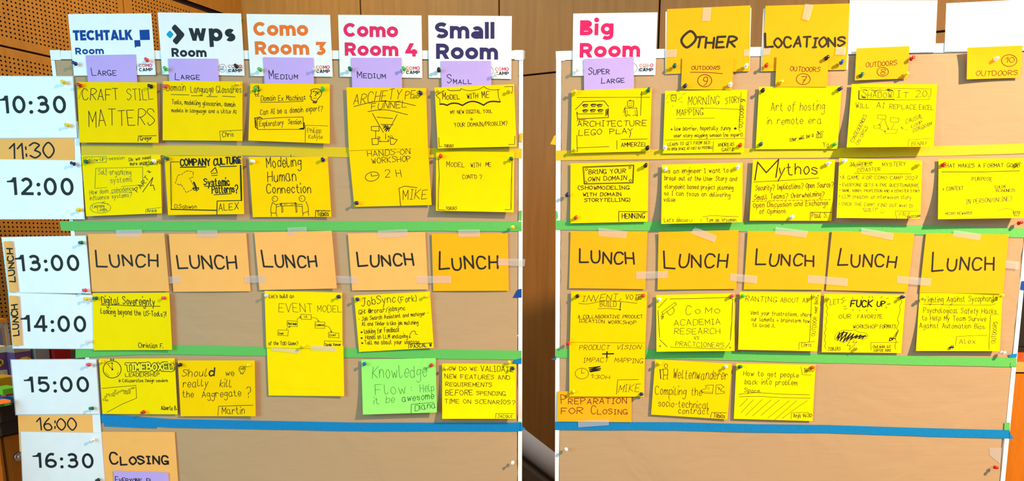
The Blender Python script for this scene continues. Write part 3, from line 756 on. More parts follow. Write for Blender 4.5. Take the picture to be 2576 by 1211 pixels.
s.p('Small', 1032, 376, 1617, 381, 157, 0.24, I, 0.1); s.p('Room', 1043, 578, 1652, 586, 150, 0.25, I, 0.1)
circ(s, 1563, 697, 42); camp(s, 1622, 695, 1757, 695, 33, 1624, 737, 1758, 737, 33)
fr(1300, 0, 1700, 1563)
s = sheet('room_sign', 'white room sign with bold pink heading, first on the outdoor board', 'sign', GS, WHG, (555, 133, 1384, 121, 1362, 738, 547, 747), RB, 0.004)
K2 = (234, 30, 100)
s.p('Big', 620, 347, 950, 344, 147, 0.25, K2, 0.12); s.p('Room', 617, 566, 1212, 558, 143, 0.25, K2, 0.1)
circ(s, 1138, 668, 46); camp(s, 1205, 660, 1342, 657, 33, 1203, 702, 1341, 702, 33)

# blank sheets and the two big orange headers
fr(1650, 0, 2150, 1953)
sheet('backing_sheet', 'blank white sheet mostly hidden behind the orange OTHER card', 'sheet', 'blank white sheets', WHI, (95, 115, 938, 76, 921, 700, 92, 731), RB, 0.0035)
s = sheet('header_card', 'large orange card lettered OTHER', 'card', 'orange header cards', ORA2, (110, 90, 930, 53, 918, 700, 100, 728), RB, 0.0045); s.col = MARK
s.t('O', 243, 478, 368, 470, 152, 24, sl=.12); s.t('THER', 380, 468, 775, 460, 108, 22, sl=.1)
sheet('backing_sheet', 'blank white sheet mostly hidden behind the orange LOCATIONS card', 'sheet', 'blank white sheets', WHI, (1055, 85, 1912, 42, 1884, 686, 1032, 703), RB, 0.0035)
s = sheet('header_card', 'large orange card lettered LOCATIONS', 'card', 'orange header cards', ORA2, (1078, 57, 1905, 34, 1872, 687, 1042, 700), RB, 0.0045, ct=.004); s.col = MARK
s.t('L', 1075, 466, 1150, 462, 148, 23); s.t('OCATIONS', 1168, 466, 1855, 455, 92, 20)
s = sheet('outdoor_label', 'small orange label reading OUTDOORS over a circled 9', 'label', 'orange outdoor labels', ORA2, (260, 565, 766, 568, 747, 882, 246, 880), RB, 0.0072, cr=.003); DR = (110, 34, 16); s.col = DR
s.t('OUTDOORS', 352, 685, 630, 683, 36, 6); s.l('340,710 500,712 655,724', 6, True); s.c(480, 793, 69, 60, 7); s.t('9', 462, 835, 502, 835, 78, 7)
s = sheet('outdoor_label', 'small orange label reading OUTDOORS over a circled 7', 'label', 'orange outdoor labels', ORA2, (1187, 545, 1695, 552, 1683, 855, 1172, 853), RB, 0.0095); s.col = DR
s.t('OUTDOORS', 1322, 697, 1612, 708, 44, 6); s.c(1448, 778, 68, 54, 6); s.t('7', 1428, 825, 1478, 823, 76, 7)
fr(2076, 0, 2576, 1953)
sheet('blank_sheet', 'blank white sheet sticking up above the outdoor board beside the orange headers', 'sheet', 'blank white sheets', WHI, (240, 2, 1103, 3, 1080, 512, 222, 532), RB, 0.0040)
sheet('blank_sheet', 'blank white sheet sticking up above the outer end of the outdoor board', 'sheet', 'blank white sheets', WHI, (1190, 32, 2030, -8, 2010, 496, 1172, 508), RB, 0.0040)
s = sheet('outdoor_label', 'small orange label reading OUTDOORS over a circled 8', 'label', 'orange outdoor labels', ORA2, (307, 475, 828, 453, 808, 772, 290, 790), RB, 0.0072, cl=.006); s.col = DR
s.t('OUTDOORS', 400, 663, 705, 640, 46, 6); s.c(565, 706, 56, 44, 6); s.t('8', 543, 734, 588, 734, 52, 6)
s = sheet('outdoor_label', 'small orange label with a circled 10 above the word OUTDOORS', 'label', 'orange outdoor labels', ORA2, (1397, 468, 1940, 447, 1910, 765, 1390, 780), RB, 0.0080, cl=.006, ct=.004); s.col = DR
s.t('OUTDOORS', 1482, 745, 1892, 738, 48, 6); s.c(1808, 595, 76, 58, 6); s.t('10', 1768, 617, 1855, 612, 50, 6)

# lilac size labels
GP = 'lilac room size labels'
def size(label, b, quad, base=.0062):
    s = sheet('size_label', label, 'label', GP, PUR, quad, b, base); s.col = (30, 22, 60); s.w = 7; return s
fr(0, 0, 450, 1758)
size('lilac label reading LARGE under the blue squares logo', LB, (842, 543, 1330, 535, 1349, 815, 865, 818)).t('Large', 905, 740, 1143, 740, 76, sc=.62)
fr(390, 0, 840, 1758)
size('lilac label reading LARGE under the black arrowhead logo', LB, (128, 577, 614, 577, 630, 815, 142, 812)).t('Large', 197, 782, 440, 780, 70, sc=.6)
size('lilac label reading MEDIUM under the orange heading', LB, (1062, 562, 1555, 568, 1562, 838, 1077, 835)).t('Medium', 1126, 778, 1400, 778, 88, sc=.5)
fr(830, 0, 1330, 1953)
size('lilac label reading MEDIUM under the pink heading', LB, (209, 568, 702, 567, 709, 875, 219, 872)).t('Medium', 272, 768, 548, 768, 67, sc=.62)
size('lilac label reading SMALL under the dark violet heading', LB, (1090, 600, 1582, 598, 1586, 872, 1098, 875)).t('Small', 1155, 820, 1392, 825, 86, sc=.5)
fr(1300, 0, 1700, 1563)
s = size('lilac label reading SUPER LARGE on the outdoor board', RB, (658, 580, 1150, 560, 1152, 895, 662, 905))
s.t('Super', 705, 735, 912, 725, 62, sc=.72); s.t('Large', 832, 822, 1058, 808, 58, sc=.72)

# ------------------------------------------------------------------ column of time cards
GT = 'white time cards down the edge of the board'
TK = (34, 38, 38)
fr(0, 190, 430, 1407)
sheet('backing_sheet', 'blank white sheet showing behind the orange 11:30 strip', 'sheet', 'blank white sheets', WHG, (-60, 380, 640, 378, 684, 872, -20, 872), LB, 0.0035)
s = sheet('time_card', 'white time card reading 10:30, topmost of the time column', 'time card', GT, WHG, (-112, 8, 597, 10, 635, 512, -62, 515), LB, 0.006, film=.02)
s.p('10:30', -2, 312, 548, 312, 146, 0.165, TK, 0.24)
s = sheet('time_strip', 'orange strip reading 11:30 between two white time cards', 'time card', GT, ORA, (-62, 517, 608, 512, 616, 705, -42, 700), LB, 0.0045); s.col = BLACK
s.t('11:30', 80, 684, 440, 680, 122, 13, jit=.6, gap=1.5)
s = sheet('time_card', 'white time card reading 12:00, under the orange 11:30 strip', 'time card', GT, WHG, (-78, 690, 668, 700, 698, 1185, -30, 1185), LB, 0.006)
s.p('12:00', 65, 984, 610, 989, 146, 0.165, TK, 0.24)
fr(0, 540, 450, 1514)
s = sheet('time_card', 'white time card reading 13:00, with a narrow orange LUNCH tab', 'time card', GT, WHG, (15, 195, 725, 182, 767, 668, 72, 660), LB, 0.006, film=.016)
s.p('13:00', 137, 481, 677, 479, 140, 0.165, TK, 0.24)
s = sheet('lunch_tab', 'narrow orange tab reading LUNCH upwards on the 13:00 card', 'label', 'narrow orange lunch tabs', ORA, (30, 228, 100, 224, 150, 655, 80, 657), LB, 0.0085, cr=.002)
s.t('LUNCH', 128, 570, 106, 290, 48, 11, perp=True)
s = sheet('time_card', 'white time card reading 14:00, with a narrow orange LUNCH tab', 'time card', GT, WHG, (72, 662, 785, 685, 795, 1138, 110, 1133), LB, 0.0052, film=.016)
s.p('14:00', 180, 990, 732, 998, 140, 0.165, TK, 0.24)
s = sheet('lunch_tab', 'narrow orange tab reading LUNCH upwards on the 14:00 card', 'label', 'narrow orange lunch tabs', ORA, (78, 687, 150, 690, 178, 1110, 110, 1110), LB, 0.0085, cr=.002)
s.t('LUNCH', 160, 1022, 144, 762, 46, 11, perp=True)
fr(0, 880, 460, 1683)
s = sheet('time_card', 'white time card reading 15:00, above the orange 16:00 strip', 'time card', GT, WHG, (103, 97, 882, 92, 915, 592, 150, 598), LB, 0.006, film=.024)
s.p('15:00', 228, 395, 825, 393, 146, 0.165, TK, 0.24)
sheet('backing_sheet', 'blank white sheet showing beside the orange 16:00 strip', 'sheet', 'blank white sheets', WHG, (800, 560, 918, 560, 934, 800, 820, 800), LB, 0.0038)
s = sheet('time_strip', 'orange strip reading 16:00 between two white time cards', 'time card', GT, ORA, (163, 590, 845, 590, 870, 935, 181, 941), LB, 0.0045)
s.t('16:00', 345, 742, 702, 740, 108, 12, jit=.6, gap=1.5)
s = sheet('time_card', 'white time card reading 16:30, lowest of the time column', 'time card', GT, WHG, (190, 758, 932, 770, 968, 1270, 212, 1270), LB, 0.006, film=.016)
s.p('16:30', 305, 1089, 865, 1095, 140, 0.165, TK, 0.24)
s = sheet('closing_card', 'orange card reading CLOSING beside the 16:30 time card', 'card', None, ORA, (930, 757, 1607, 760, 1645, 1300, 962, 1300), LB, 0.0045)
s.t('Closing', 1018, 1055, 1548, 1056, 108, 16, sc=.64)
s = sheet('size_label', 'lilac label on the orange closing card, lettering beginning EVERYONE', 'label', GP, PUR, (1047, 1115, 1548, 1133, 1572, 1420, 1052, 1420), LB, 0.0065, ct=.002); s.col = (30, 22, 60)
s.t('Everyone', 1062, 1224, 1308, 1228, 52, 7, sc=.75); s.t('P', 1352, 1232, 1385, 1233, 44, 7)

# ------------------------------------------------------------------ lunch cards
GLU = 'orange lunch cards across the boards'
def lunch(label, b, m, quad, x0, y0, x1, y1, h, sc, cr=0.0, ct=0.0):
    s = sheet('lunch_card', label, 'card', GLU, m, quad, b, 0.0048, cr=cr, ct=ct, wave=.0008); s.col = MARK
    s.t('Lunch', x0, y0, x1, y1, h, 15, sc=sc, jit=.9)
fr(0, 540, 450, 1514)
lunch('orange LUNCH card beside the 13:00 time card', LB, ORA, (743, 165, 1390, 158, 1433, 650, 778, 655), 820, 440, 1335, 437, 130, .72, cr=.005)
fr(400, 540, 900, 1682)
lunch('orange LUNCH card above the bare patch of brown paper', LB, ORA, (83, 165, 738, 158, 775, 650, 122, 655), 165, 452, 657, 455, 106, .94)
lunch('orange LUNCH card above the yellow EVENT MODEL note', LB, ORA, (806, 152, 1461, 138, 1505, 627, 850, 640), 888, 446, 1335, 438, 138, .7, cr=.006)
fr(860, 540, 1410, 1753)
lunch('orange LUNCH card above the yellow JOBSYNC note', LB, ORA, (48, 152, 668, 142, 692, 602, 82, 610), 133, 415, 575, 405, 112, .76)
lunch('orange LUNCH card taped to the frame by the gap on the morning board', LB, ORA2, (720, 153, 1330, 151, 1338, 612, 733, 614), 783, 440, 1250, 430, 138, .7)
fr(1390, 540, 1890, 1682)
lunch('orange LUNCH card above the INVENT, VOTE, BUILD note', RB, ORA2, (153, 140, 803, 142, 785, 632, 140, 625), 230, 403, 690, 418, 106, .92)
lunch('orange LUNCH card above the ACADEMIA note', RB, ORA2, (898, 148, 1575, 132, 1555, 630, 888, 637), 948, 450, 1473, 447, 138, .74, ct=.003)
fr(1830, 540, 2330, 1682)
lunch('orange LUNCH card above the RANTING note', RB, ORA2, (172, 140, 860, 145, 815, 638, 138, 635), 240, 423, 728, 440, 125, .72)
lunch('orange LUNCH card above the storm cloud note', RB, ORA2, (885, 140, 1582, 158, 1522, 656, 833, 640), 935, 430, 1420, 447, 132, .72)
fr(2076, 540, 2576, 1682)
lunch('orange LUNCH card nearest the outer edge of the outdoor board', RB, ORA2, (853, 158, 1553, 170, 1503, 672, 798, 660), 905, 472, 1425, 470, 165, .6, cr=.003)

# ------------------------------------------------------------------ yellow session notes
GN = 'handwritten session notes pinned to the boards'
def note(label, quad, b=LB, m=None, base=0.0075, nm='session_note', **k):
    s = sheet(nm, label, 'note', GN, m or YEL, quad, b, base, **k); return s
fr(190, 190, 640, 1434)
s = note('yellow note reading CRAFT STILL MATTERS', (12, 52, 650, 55, 665, 540, 32, 538), cb=.006, cr=.003); s.w = 4.5
s.t('CRAFT', 58, 198, 345, 196, 92, 5.5); s.t('STILL', 415, 195, 622, 193, 84); s.t('MATTERS', 108, 410, 635, 398, 130, 5.5); s.t('Gregor', 520, 520, 612, 515, 28)
s.l('500,528 505,485 648,483'); s.l('25,190 50,118', 2)
s = note('yellow note about domain language glossaries', (700, 45, 1338, 48, 1338, 525, 698, 520), cr=.005, cb=.002); s.w = 4
s.t('Domain', 730, 122, 880, 122, 52); s.t('Language', 925, 134, 1105, 136, 50); s.t('Glossaries', 1130, 138, 1328, 138, 50)
s.l('765,152 910,156'); s.l('928,162 1020,163'); s.l('1050,169 1137,169'); s.l('1177,166 1280,171')
s.t('Tools, modelling glossaries, domain', 772, 228, 1280, 250, 34); s.t('models in language and a little AI', 770, 292, 1290, 305, 28); s.t('Chris', 1178, 492, 1265, 490, 38); s.l('1163,522 1155,447 1335,437', 3)
s = note('yellow follow-up note about self-organizing systems, part two', (47, 640, 680, 635, 692, 1105, 85, 1130), m=YEL3, cb=.006); s.w = 3; T = (26, 84, 62); s.col = T
s.t('Follow-UP', 80, 690, 235, 685, 26); s.l('65,655 247,650 247,697 65,700 65,655', 3); s.t('-session', 252, 680, 392, 672, 26)
s.t('Do we need', 428, 687, 602, 668, 26, 4, col=BLACK); s.t('more uncertainty?', 438, 722, 680, 703, 26, 4, col=BLACK); s.l('535,718 645,713', 4, col=BLACK)
s.l('162,745 538,735 538,878 155,905 162,745', 3); s.t('Self-organizing', 183, 797, 445, 795, 42); s.t('systems', 280, 862, 452, 850, 42)
s.t('How does coincidence', 112, 955, 467, 922, 34); s.l('278,945 452,935', 3); s.t('influence systems?', 115, 1000, 450, 975, 34); s.c(200, 1062, 83, 42, 3)
s.t('Learning', 135, 1064, 230, 1058, 26); s.t('Loops', 178, 1090, 252, 1086, 26); s.l('235,1010 210,1022 262,1030', 3)
s.t('PART', 498, 938, 590, 830, 36, 5, perp=True, col=BLACK); s.l('572,772 590,765 588,780 605,772', 5, True, BLACK); s.l('538,935 620,818 600,885 622,878 635,920', 5, col=BLACK)
s.t('Anke', 574, 1097, 650, 1095, 26, 4); s.l('562,1103 565,1072 685,1060', 3)
s = note('golden yellow note headed COMPANY CULTURE with a dashed shirt outline', (713, 645, 1336, 645, 1352, 1112, 742, 1120), m=YEL2, cr=.004, cb=.008); s.col = (22, 30, 22); s.w = 5
s.t('COMPANY', 842, 722, 1080, 722, 52, 10); s.t('CULTURE', 1108, 720, 1325, 703, 52, 10); s.l('840,736 1045,733', 8); s.l('1155,731 1290,728', 7)
s.l('828,692 762,695 768,1075 1130,1080'); s.l('1323,722 1330,1003', 11); s.l('1330,1003 1135,1007 1133,1115', 6); s.l('1085,775 1120,738 1135,775', 7); s.l('1088,786 1137,783'); s.l('1090,803 1137,801')
s.t('Systemic', 1030, 880, 1235, 880, 52, 8); s.l('1037,890 1235,882', 6); s.t('Patterns?', 1095, 945, 1300, 935, 56, 8); s.l('1110,957 1250,948', 6)
s.l('888,765 943,772 943,815 915,822', 4, dash=14); s.l('915,822 955,905 888,940 845,870 838,880 800,865 820,800 850,795 888,765', 4, dash=14)
s.l('948,858 965,895', 14); s.l('940,905 985,902', 10); s.c(955, 912, 9, w=6); s.c(978, 910, 9, w=6); s.l('965,895 970,930', 6)
s.t('D.Sabwon', 795, 1065, 970, 1066, 30, 4); s.l('765,1074 1130,1082', 8); s.t('ALEX', 1148, 1088, 1305, 1075, 54)
fr(610, 190, 1100, 1562)
s = note('yellow note asking whether AI can be a domain expert, with robot and head sketches', (63, 65, 700, 68, 700, 547, 47, 522), m=YEL2, cb=.010); s.w = 4
s.t('Domain Ex Machina', 148, 203, 487, 198, 40); s.l('142,216 300,214 487,207'); s.t(':', 500, 195, 506, 195, 36, 8)
s.l('100,85 130,83 133,122 100,124 100,85', 5); s.l('104,124 128,124 130,150 98,152 104,124', 4); s.l('78,122 100,130'); s.l('150,112 130,130'); s.l('105,152 105,166 117,166'); s.l('122,152 124,166 135,166'); s.l('105,95 125,95 125,108 106,108', 5)
s.l('548,118 575,108 612,110 632,130 632,155 612,180 598,198 595,215', 5, True); s.l('548,118 553,140 541,168 552,170 550,185 556,198 566,200', 5, True); s.l('566,200 566,220 592,222', 4); s.l('570,206 592,208', 6); s.l('570,214 592,216', 6)
s.l('562,130 580,125 600,140 615,135', 3); s.l('585,160 600,145 620,150', 3); s.l('565,185 595,180', 3); s.c(570, 128, 4, w=3); s.c(600, 141, 4, w=3); s.c(585, 160, 4, w=3)
s.t('Can AI be a domain expert?', 142, 315, 642, 282, 40); s.l('118,352 300,338 485,332 492,432 122,434 118,352')
s.l('100,345 104,415 118,425', 7); s.l('97,342 140,334 158,345', 6); s.l('108,350 140,340', 4); s.l('108,360 112,410', 5); s.l('484,385 496,380 496,425 450,432', 6); s.l('488,395 490,420 460,426', 5)
s.t('Exploratory', 137, 408, 328, 398, 40); s.t('Session', 368, 390, 470, 390, 38); s.l('503,540 505,400 687,405', 3); s.t('Philipp', 522, 462, 630, 460, 38, 3); s.t('KoAyse', 530, 508, 642, 510, 34, 3)
s = note('yellow note reading Modeling Human Connection, two figures holding a plank', (50, 655, 683, 652, 713, 1135, 83, 1137), m=YEL2, cr=.004); s.w = 6
s.t('Modeling', 195, 738, 470, 728, 78); s.t('Human', 203, 852, 430, 845, 80); s.t('Connection', 195, 945, 548, 942, 66); s.w = 4
s.c(260, 990, 22, w=4); s.c(478, 988, 24, w=4); s.l('252,986 254,990', 5); s.l('470,985 473,990', 5); s.l('240,1018 228,1060 228,1102 270,1105 272,1040 240,1018'); s.l('232,1102 230,1130'); s.l('268,1104 278,1132')
s.l('272,1035 308,1030'); s.l('275,1055 312,1044'); s.l('508,1010 525,1050 530,1090 482,1106 480,1046'); s.l('482,1036 435,1032'); s.l('480,1052 430,1046'); s.l('488,1106 482,1128'); s.l('526,1092 532,1125')
s.l('308,1026 425,1023 432,1045 310,1048 308,1026'); s.c(310, 1032, 7, w=5); s.c(424, 1028, 7, w=5); s.l('312,1050 316,1100 326,1092 322,1050'); s.l('424,1048 430,1100 438,1092 434,1048'); s.l('330,1035 360,1032', 3); s.l('385,1038 410,1034', 3)
s.t('Tobias', 600, 1128, 690, 1126, 38, 5); s.l('585,1132 588,1083 703,1087', 5)
s = note('lower yellow sheet of the two-sheet ARCHETYPES FUNNEL poster, marked two hours', (850, 572, 1485, 548, 1517, 1040, 897, 1055), m=YEL2, base=.0066, cr=.003); s.w = 4.5
s.t('HANDS-ON', 1005, 652, 1345, 630, 46); s.t('WORKSHOP', 1042, 706, 1350, 690, 44); s.c(1040, 811, 56, 36, tilt=-14); s.l('1030,785 1034,808 1085,800'); s.t('2 H', 1145, 815, 1275, 812, 56)
s.l('1268,1045 1255,905 1300,888 1400,900'); s.t('MIKE', 1288, 998, 1475, 990, 76, sl=.2)
s = note('upper yellow sheet of the two-sheet ARCHETYPES FUNNEL poster, with the funnel sketch', (833, 95, 1472, 102, 1487, 580, 853, 602), m=YEL2, base=.0085); s.w = 4.5
s.t('ARCHETY', 890, 234, 1265, 185, 78, sl=.3); s.t('PES', 1303, 192, 1425, 176, 60, sl=.2); s.t('FUNNEL', 1035, 272, 1315, 255, 50, sl=.15)
s.l('893,250 1000,222 1100,208 1250,212 1387,242', 4.5, True); s.l('1005,290 1080,278 1170,278 1325,315', 4.5, True); s.l('1043,305 1130,458'); s.l('1240,315 1170,445'); s.l('1080,335 1205,345'); s.l('1110,392 1210,395')
s.l('1125,405 1150,400 1130,425 1165,402 1140,440 1172,410 1150,450 1178,418 1172,448', 6); s.l('1032,410 1095,408 1095,446 1034,442 1032,410'); s.l('1068,446 1068,505'); s.l('1037,508 1090,505 1088,553 1042,556 1037,508')
s.t('PL', 1088, 525, 1112, 528, 34, 3); s.l('1095,530 1172,530'); s.t('ACL', 1166, 500, 1214, 500, 17, 3); s.l('1185,500 1242,516 1215,552 1187,554 1185,500'); s.l('1148,468 1148,515', 5, dash=7); s.c(1170, 520, 6, w=3)
fr(860, 190, 1330, 1498)
s = note('yellow note with a ragged banner reading MODEL WITH ME, about a new digital tool', (743, 97, 1380, 70, 1400, 570, 770, 585), base=.008, cb=.010, cl=.003); s.w = 4
s.t('Model', 808, 193, 945, 187, 50, 5, sc=.7); s.t('WITH', 1007, 184, 1090, 180, 36, 5); s.t('ME', 1127, 180, 1180, 178, 48, 5)
s.l('845,112 870,122 950,120 957,104', 5); s.l('962,108 1000,120 1045,121 1100,110 1137,88', 4, True); s.l('1137,88 1170,108 1210,116 1265,112', 4, True); s.l('1250,116 1258,180 1272,212'); s.l('755,160 820,122', 5); s.l('755,160 785,188 787,232')
s.l('787,230 815,230 845,240', 11, True); s.l('845,238 880,224 925,224 967,240', 11, True); s.l('967,240 1010,216 1050,208 1090,216 1137,238', 11, True); s.l('1137,238 1170,216 1210,208 1268,212', 11, True)
s.t('MY NEW DIGITAL TOOL', 873, 308, 1207, 300, 27); s.t('+', 1028, 362, 1055, 361, 40); s.t('YOUR DOMAIN/PROBLEM?', 903, 413, 1328, 400, 32)
s.l('1305,90 1370,88 1362,145'); s.l('777,498 780,572 803,568'); s.l('1388,487 1385,553 1335,553'); s.t('TOBIAS', 820, 577, 895, 575, 24)
s = note('yellow note reading MODEL WITH ME CONT\'D', (755, 607, 1382, 615, 1378, 1098, 755, 1085), base=.007, cb=.014); s.w = 4
s.t('Model', 840, 733, 982, 733, 42, sc=.76); s.t('WITH', 1035, 737, 1112, 735, 34); s.t('ME', 1152, 730, 1197, 730, 32); s.t("CONT'D ?", 968, 828, 1122, 826, 30)
s.l('775,668 780,800 772,1077 828,1080'); s.l('1365,680 1362,800 1357,1075 1308,1078'); s.t('TOBIAS', 835, 1080, 920, 1078, 25)

fr(1390, 200, 1890, 1636)
s = note('yellow note about architecture play with a brick sketch', (158, 92, 817, 70, 800, 592, 152, 608), RB, cb=.003); s.w = 4
s.l('200,148 800,147', 4); s.l('733,97 725,297', 4); s.l('188,248 250,188 250,182 425,177 462,225', 5); s.l('200,268 206,326 460,313 461,240 440,250 436,300', 5); s.l('206,272 203,284 415,281', 4)
for x, y in ((270, 212), (337, 210), (388, 212), (270, 256), (332, 254), (394, 254)):
    s.c(x, y, 22, 8, w=4); s.l('%d,%d %d,%d %d,%d' % (x - 18, y + 4, x - 12, y + 16, x + 14, y + 12), 4); s.l('%d,%d %d,%d' % (x - 22, y, x + 20, y - 5), 7)
s.l('220,310 200,345 235,320 215,345 250,320 235,342 270,320 250,340 290,320', 2); s.l('448,245 445,295 455,250 452,295', 4)
s.l('617,182 625,177 668,176 668,222 640,230 618,222 617,182', 4); s.l('630,178 640,168 648,176', 4); s.l('632,197 638,197', 4); s.l('650,195 656,195', 4); s.l('632,210 642,216 656,208', 3, True)
s.l('595,238 692,235 700,300', 4); s.l('595,238 605,305', 4); s.l('612,252 616,290', 2.5); s.l('680,252 682,285', 2.5); s.l('605,305 625,290 640,300', 4); s.l('660,298 690,290 695,305', 4); s.l('605,215 585,250 600,225 580,275 598,250 590,300', 2)
s.t('ARCHITECTURE', 207, 387, 772, 382, 44, 5); s.t('LEGO', 214, 462, 402, 454, 46, 5); s.t('PLAY', 472, 447, 660, 445, 40, 5); s.l('645,440 634,478', 5)
s.l('200,460 204,597'); s.l('185,565 465,553'); s.l('530,503 530,573'); s.l('563,493 780,490'); s.t('AMMERZEL', 565, 556, 778, 549, 32, 5)
s = note('yellow note about morning story mapping with an alarm clock sketch', (927, 95, 1602, 85, 1575, 602, 908, 610), RB, YEL3); s.w = 4
s.t('MORNING', 1115, 212, 1370, 200, 66, sl=.1); s.t('STORY', 1425, 200, 1540, 192, 50); s.l('1110,232 1350,238 1580,248', 3); s.t('MAPPING', 1022, 298, 1238, 290, 48); s.l('1020,323 1335,318', 3)
s.c(997, 152, 23, 25, w=4); s.l('990,142 997,155 1010,150'); s.c(982, 128, 10, 6, w=3); s.c(1012, 126, 10, 6, w=3); s.l('985,176 978,183'); s.l('1010,176 1017,183')
for q in ('945,150 935,160', '950,130 945,142', '963,120 958,128', '1037,160 1030,172', '1048,150 1042,165', '1062,140 1057,158', '1065,125 1095,112', '1040,120 1048,114', '955,185 942,192', '1055,180 1068,192', '990,215 992,225'): s.l(q, 2.5)
s.l('1553,108 1535,420 1548,428', 3); s.t('OUTDOOR', 1562, 397, 1578, 215, 32, perp=True); s.t('9', 1586, 185, 1588, 165, 34, 6, perp=True)
s.t('low barrier, hopefully funny', 1005, 420, 1467, 416, 32); s.f('972,411 980,402 988,411 980,420'); s.f('1490,405 1505,392 1518,405 1505,415')
s.t('user story mapping session (no expert)', 1000, 477, 1565, 468, 28); s.l('925,500 1250,492 1580,486', 3); s.t('LEARN TO GET FROM BED', 948, 548, 1295, 530, 25, 3.5); s.t('TO OPEN SPACE AS FAST AS POSSIBLE', 945, 587, 1320, 570, 21, 3.5); s.l('1323,510 1322,597', 3); s.t('ANDREAS', 1362, 552, 1495, 548, 28); s.t('GARTZ', 1395, 592, 1488, 588, 28)
s = note('yellow note reading BRING YOUR OWN DOMAIN in a double frame', (148, 692, 790, 680, 783, 1172, 145, 1185), RB, cb=.004, base=.006); s.w = 5.5
s.l('250,720 670,705 663,853 260,862 250,720', 5); s.l('258,726 664,711 658,848 266,856 258,726', 3)
for x, y in ((280, 741), (637, 726), (274, 848), (640, 833)): s.c(x, y, 9, w=4)
s.t('BRING YOUR', 298, 780, 600, 768, 34); s.t('OWN DOMAIN', 293, 838, 608, 825, 33); s.t('(SHOWMODELING', 212, 908, 632, 905, 30); s.t('WITH DOMAIN', 252, 962, 565, 960, 28); s.t('STORYTELLING)', 262, 1008, 637, 1006, 28)
s.l('545,1172 545,1087 780,1090', 5); s.t('HENNING', 572, 1145, 757, 1142, 40, 6)
s = note('yellow note beginning As an engineer', (900, 702, 1565, 685, 1560, 1175, 895, 1190), RB, base=.008, cb=.018); s.w = 4
s.t('As an engineer I want to', 925, 772, 1447, 766, 36); s.t('break out of the User Story and', 923, 830, 1515, 835, 34); s.t('storypoint based project planning', 923, 897, 1488, 908, 33); s.t('so I can focus on delivering', 920, 953, 1462, 968, 34); s.t('value', 918, 1005, 1008, 1005, 34)
s.t("Let's discus", 920, 1175, 1112, 1172, 30); s.l('1122,1155 1126,1158', 4); s.l('1145,1153 1148,1156', 4); s.l('1122,1163 1138,1170 1155,1158', 3, True); s.l('1222,1172 1225,1150', 3); s.l('1235,1133 1300,1122 1530,1130', 3); s.t('Tom de Vroomen', 1268, 1172, 1512, 1170, 28)

fr(1880, 200, 2380, 1636)
s = note('yellow note about the art of hosting in remote era, with a gift sketch', (97, 60, 775, 55, 743, 572, 68, 575), RB, YEL3); s.w = 4
s.t('Art of hosting', 195, 260, 635, 250, 66); s.t('in remote era', 163, 372, 608, 362, 56); s.t('ther will be a', 350, 515, 545, 470, 30, 4.5); s.w = 4
s.l('570,450 572,482 614,478 615,445 570,450'); s.l('583,448 585,480', 4); s.l('600,447 602,478', 4); s.l('590,447 575,430 580,425 592,446 605,430 630,432', 4); s.t('Yo', 622, 556, 670, 556, 44)
s = note('golden yellow note headed Mythos', (47, 660, 723, 660, 693, 1165, 18, 1163), RB, YEL2, cb=.003, cl=.003); s.col = (48, 40, 10)
s.t('M', 62, 832, 235, 812, 142, 10, sl=.15); s.t('ythos', 258, 790, 575, 778, 92, 8); s.l('52,845 300,832 590,812', 4, True); s.w = 4; s.col = BLACK
s.t('Security? Implications? Open Source?', 68, 915, 706, 885, 40); s.t('Small Teams? Overwhelming?', 58, 992, 632, 962, 40); s.l('42,1003 700,990', 3.5, dash=20); s.t('Open Discussion and Exchange', 50, 1055, 662, 1035, 38); s.t('of Opinions', 100, 1106, 315, 1100, 36); s.l('517,1160 520,1093 693,1095', 4); s.t('Paul S.', 530, 1140, 655, 1138, 42)
s = note('yellow note about shadow IT with a small causal loop diagram', (860, 38, 1562, 40, 1532, 553, 818, 560), RB, YEL3, base=.009, cb=.022); s.w = 4
s.t('Shadow', 944, 152, 1190, 150, 64, sc=.74); s.l('920,92 918,163 1060,166 1210,165', 8); s.l('925,70 1200,72 1500,78', 3); s.l('1512,70 1510,120 1495,166 1210,168', 3); s.t('It', 1235, 148, 1325, 148, 56, sc=.75); s.t('2.0.', 1385, 145, 1490, 140, 54)
s.l('930,90 960,82 985,92 1020,80 1055,92 1090,80 1130,92 1165,82 1195,95 1208,120 1195,150', 3, True); s.l('1140,85 1180,100 1150,80 1190,92 1160,78 1200,90', 4); s.l('935,130 975,150 940,145 970,152', 4); s.l('1020,90 1050,98 1080,90 1110,100', 4)
s.t('Will', 893, 234, 1000, 232, 46, sc=.8); s.t('AI', 1062, 235, 1127, 235, 44); s.t('REPLACE', 1170, 240, 1395, 246, 38); s.t('EXCEL', 1415, 248, 1528, 250, 38)
s.w = 3; s.l('1075,290 1142,297 1140,328 1072,322 1075,290'); s.l('1180,312 1250,320 1245,352 1178,350 1180,312'); s.l('1040,380 1100,377 1098,398 1044,400 1040,380'); s.l('1140,415 1240,408 1222,443 1132,446 1140,415')
s.l('1118,330 1085,376'); s.l('1085,362 1085,376 1098,372'); s.l('1130,330 1162,410'); s.l('1148,402 1162,410 1164,395'); s.l('1212,360 1186,410'); s.l('1085,402 1135,430'); s.l('1120,432 1135,430 1130,418'); s.l('1318,417 1300,412'); s.l('1290,408 1265,393 1280,412'); s.l('1265,393 1282,392'); s.w = 4
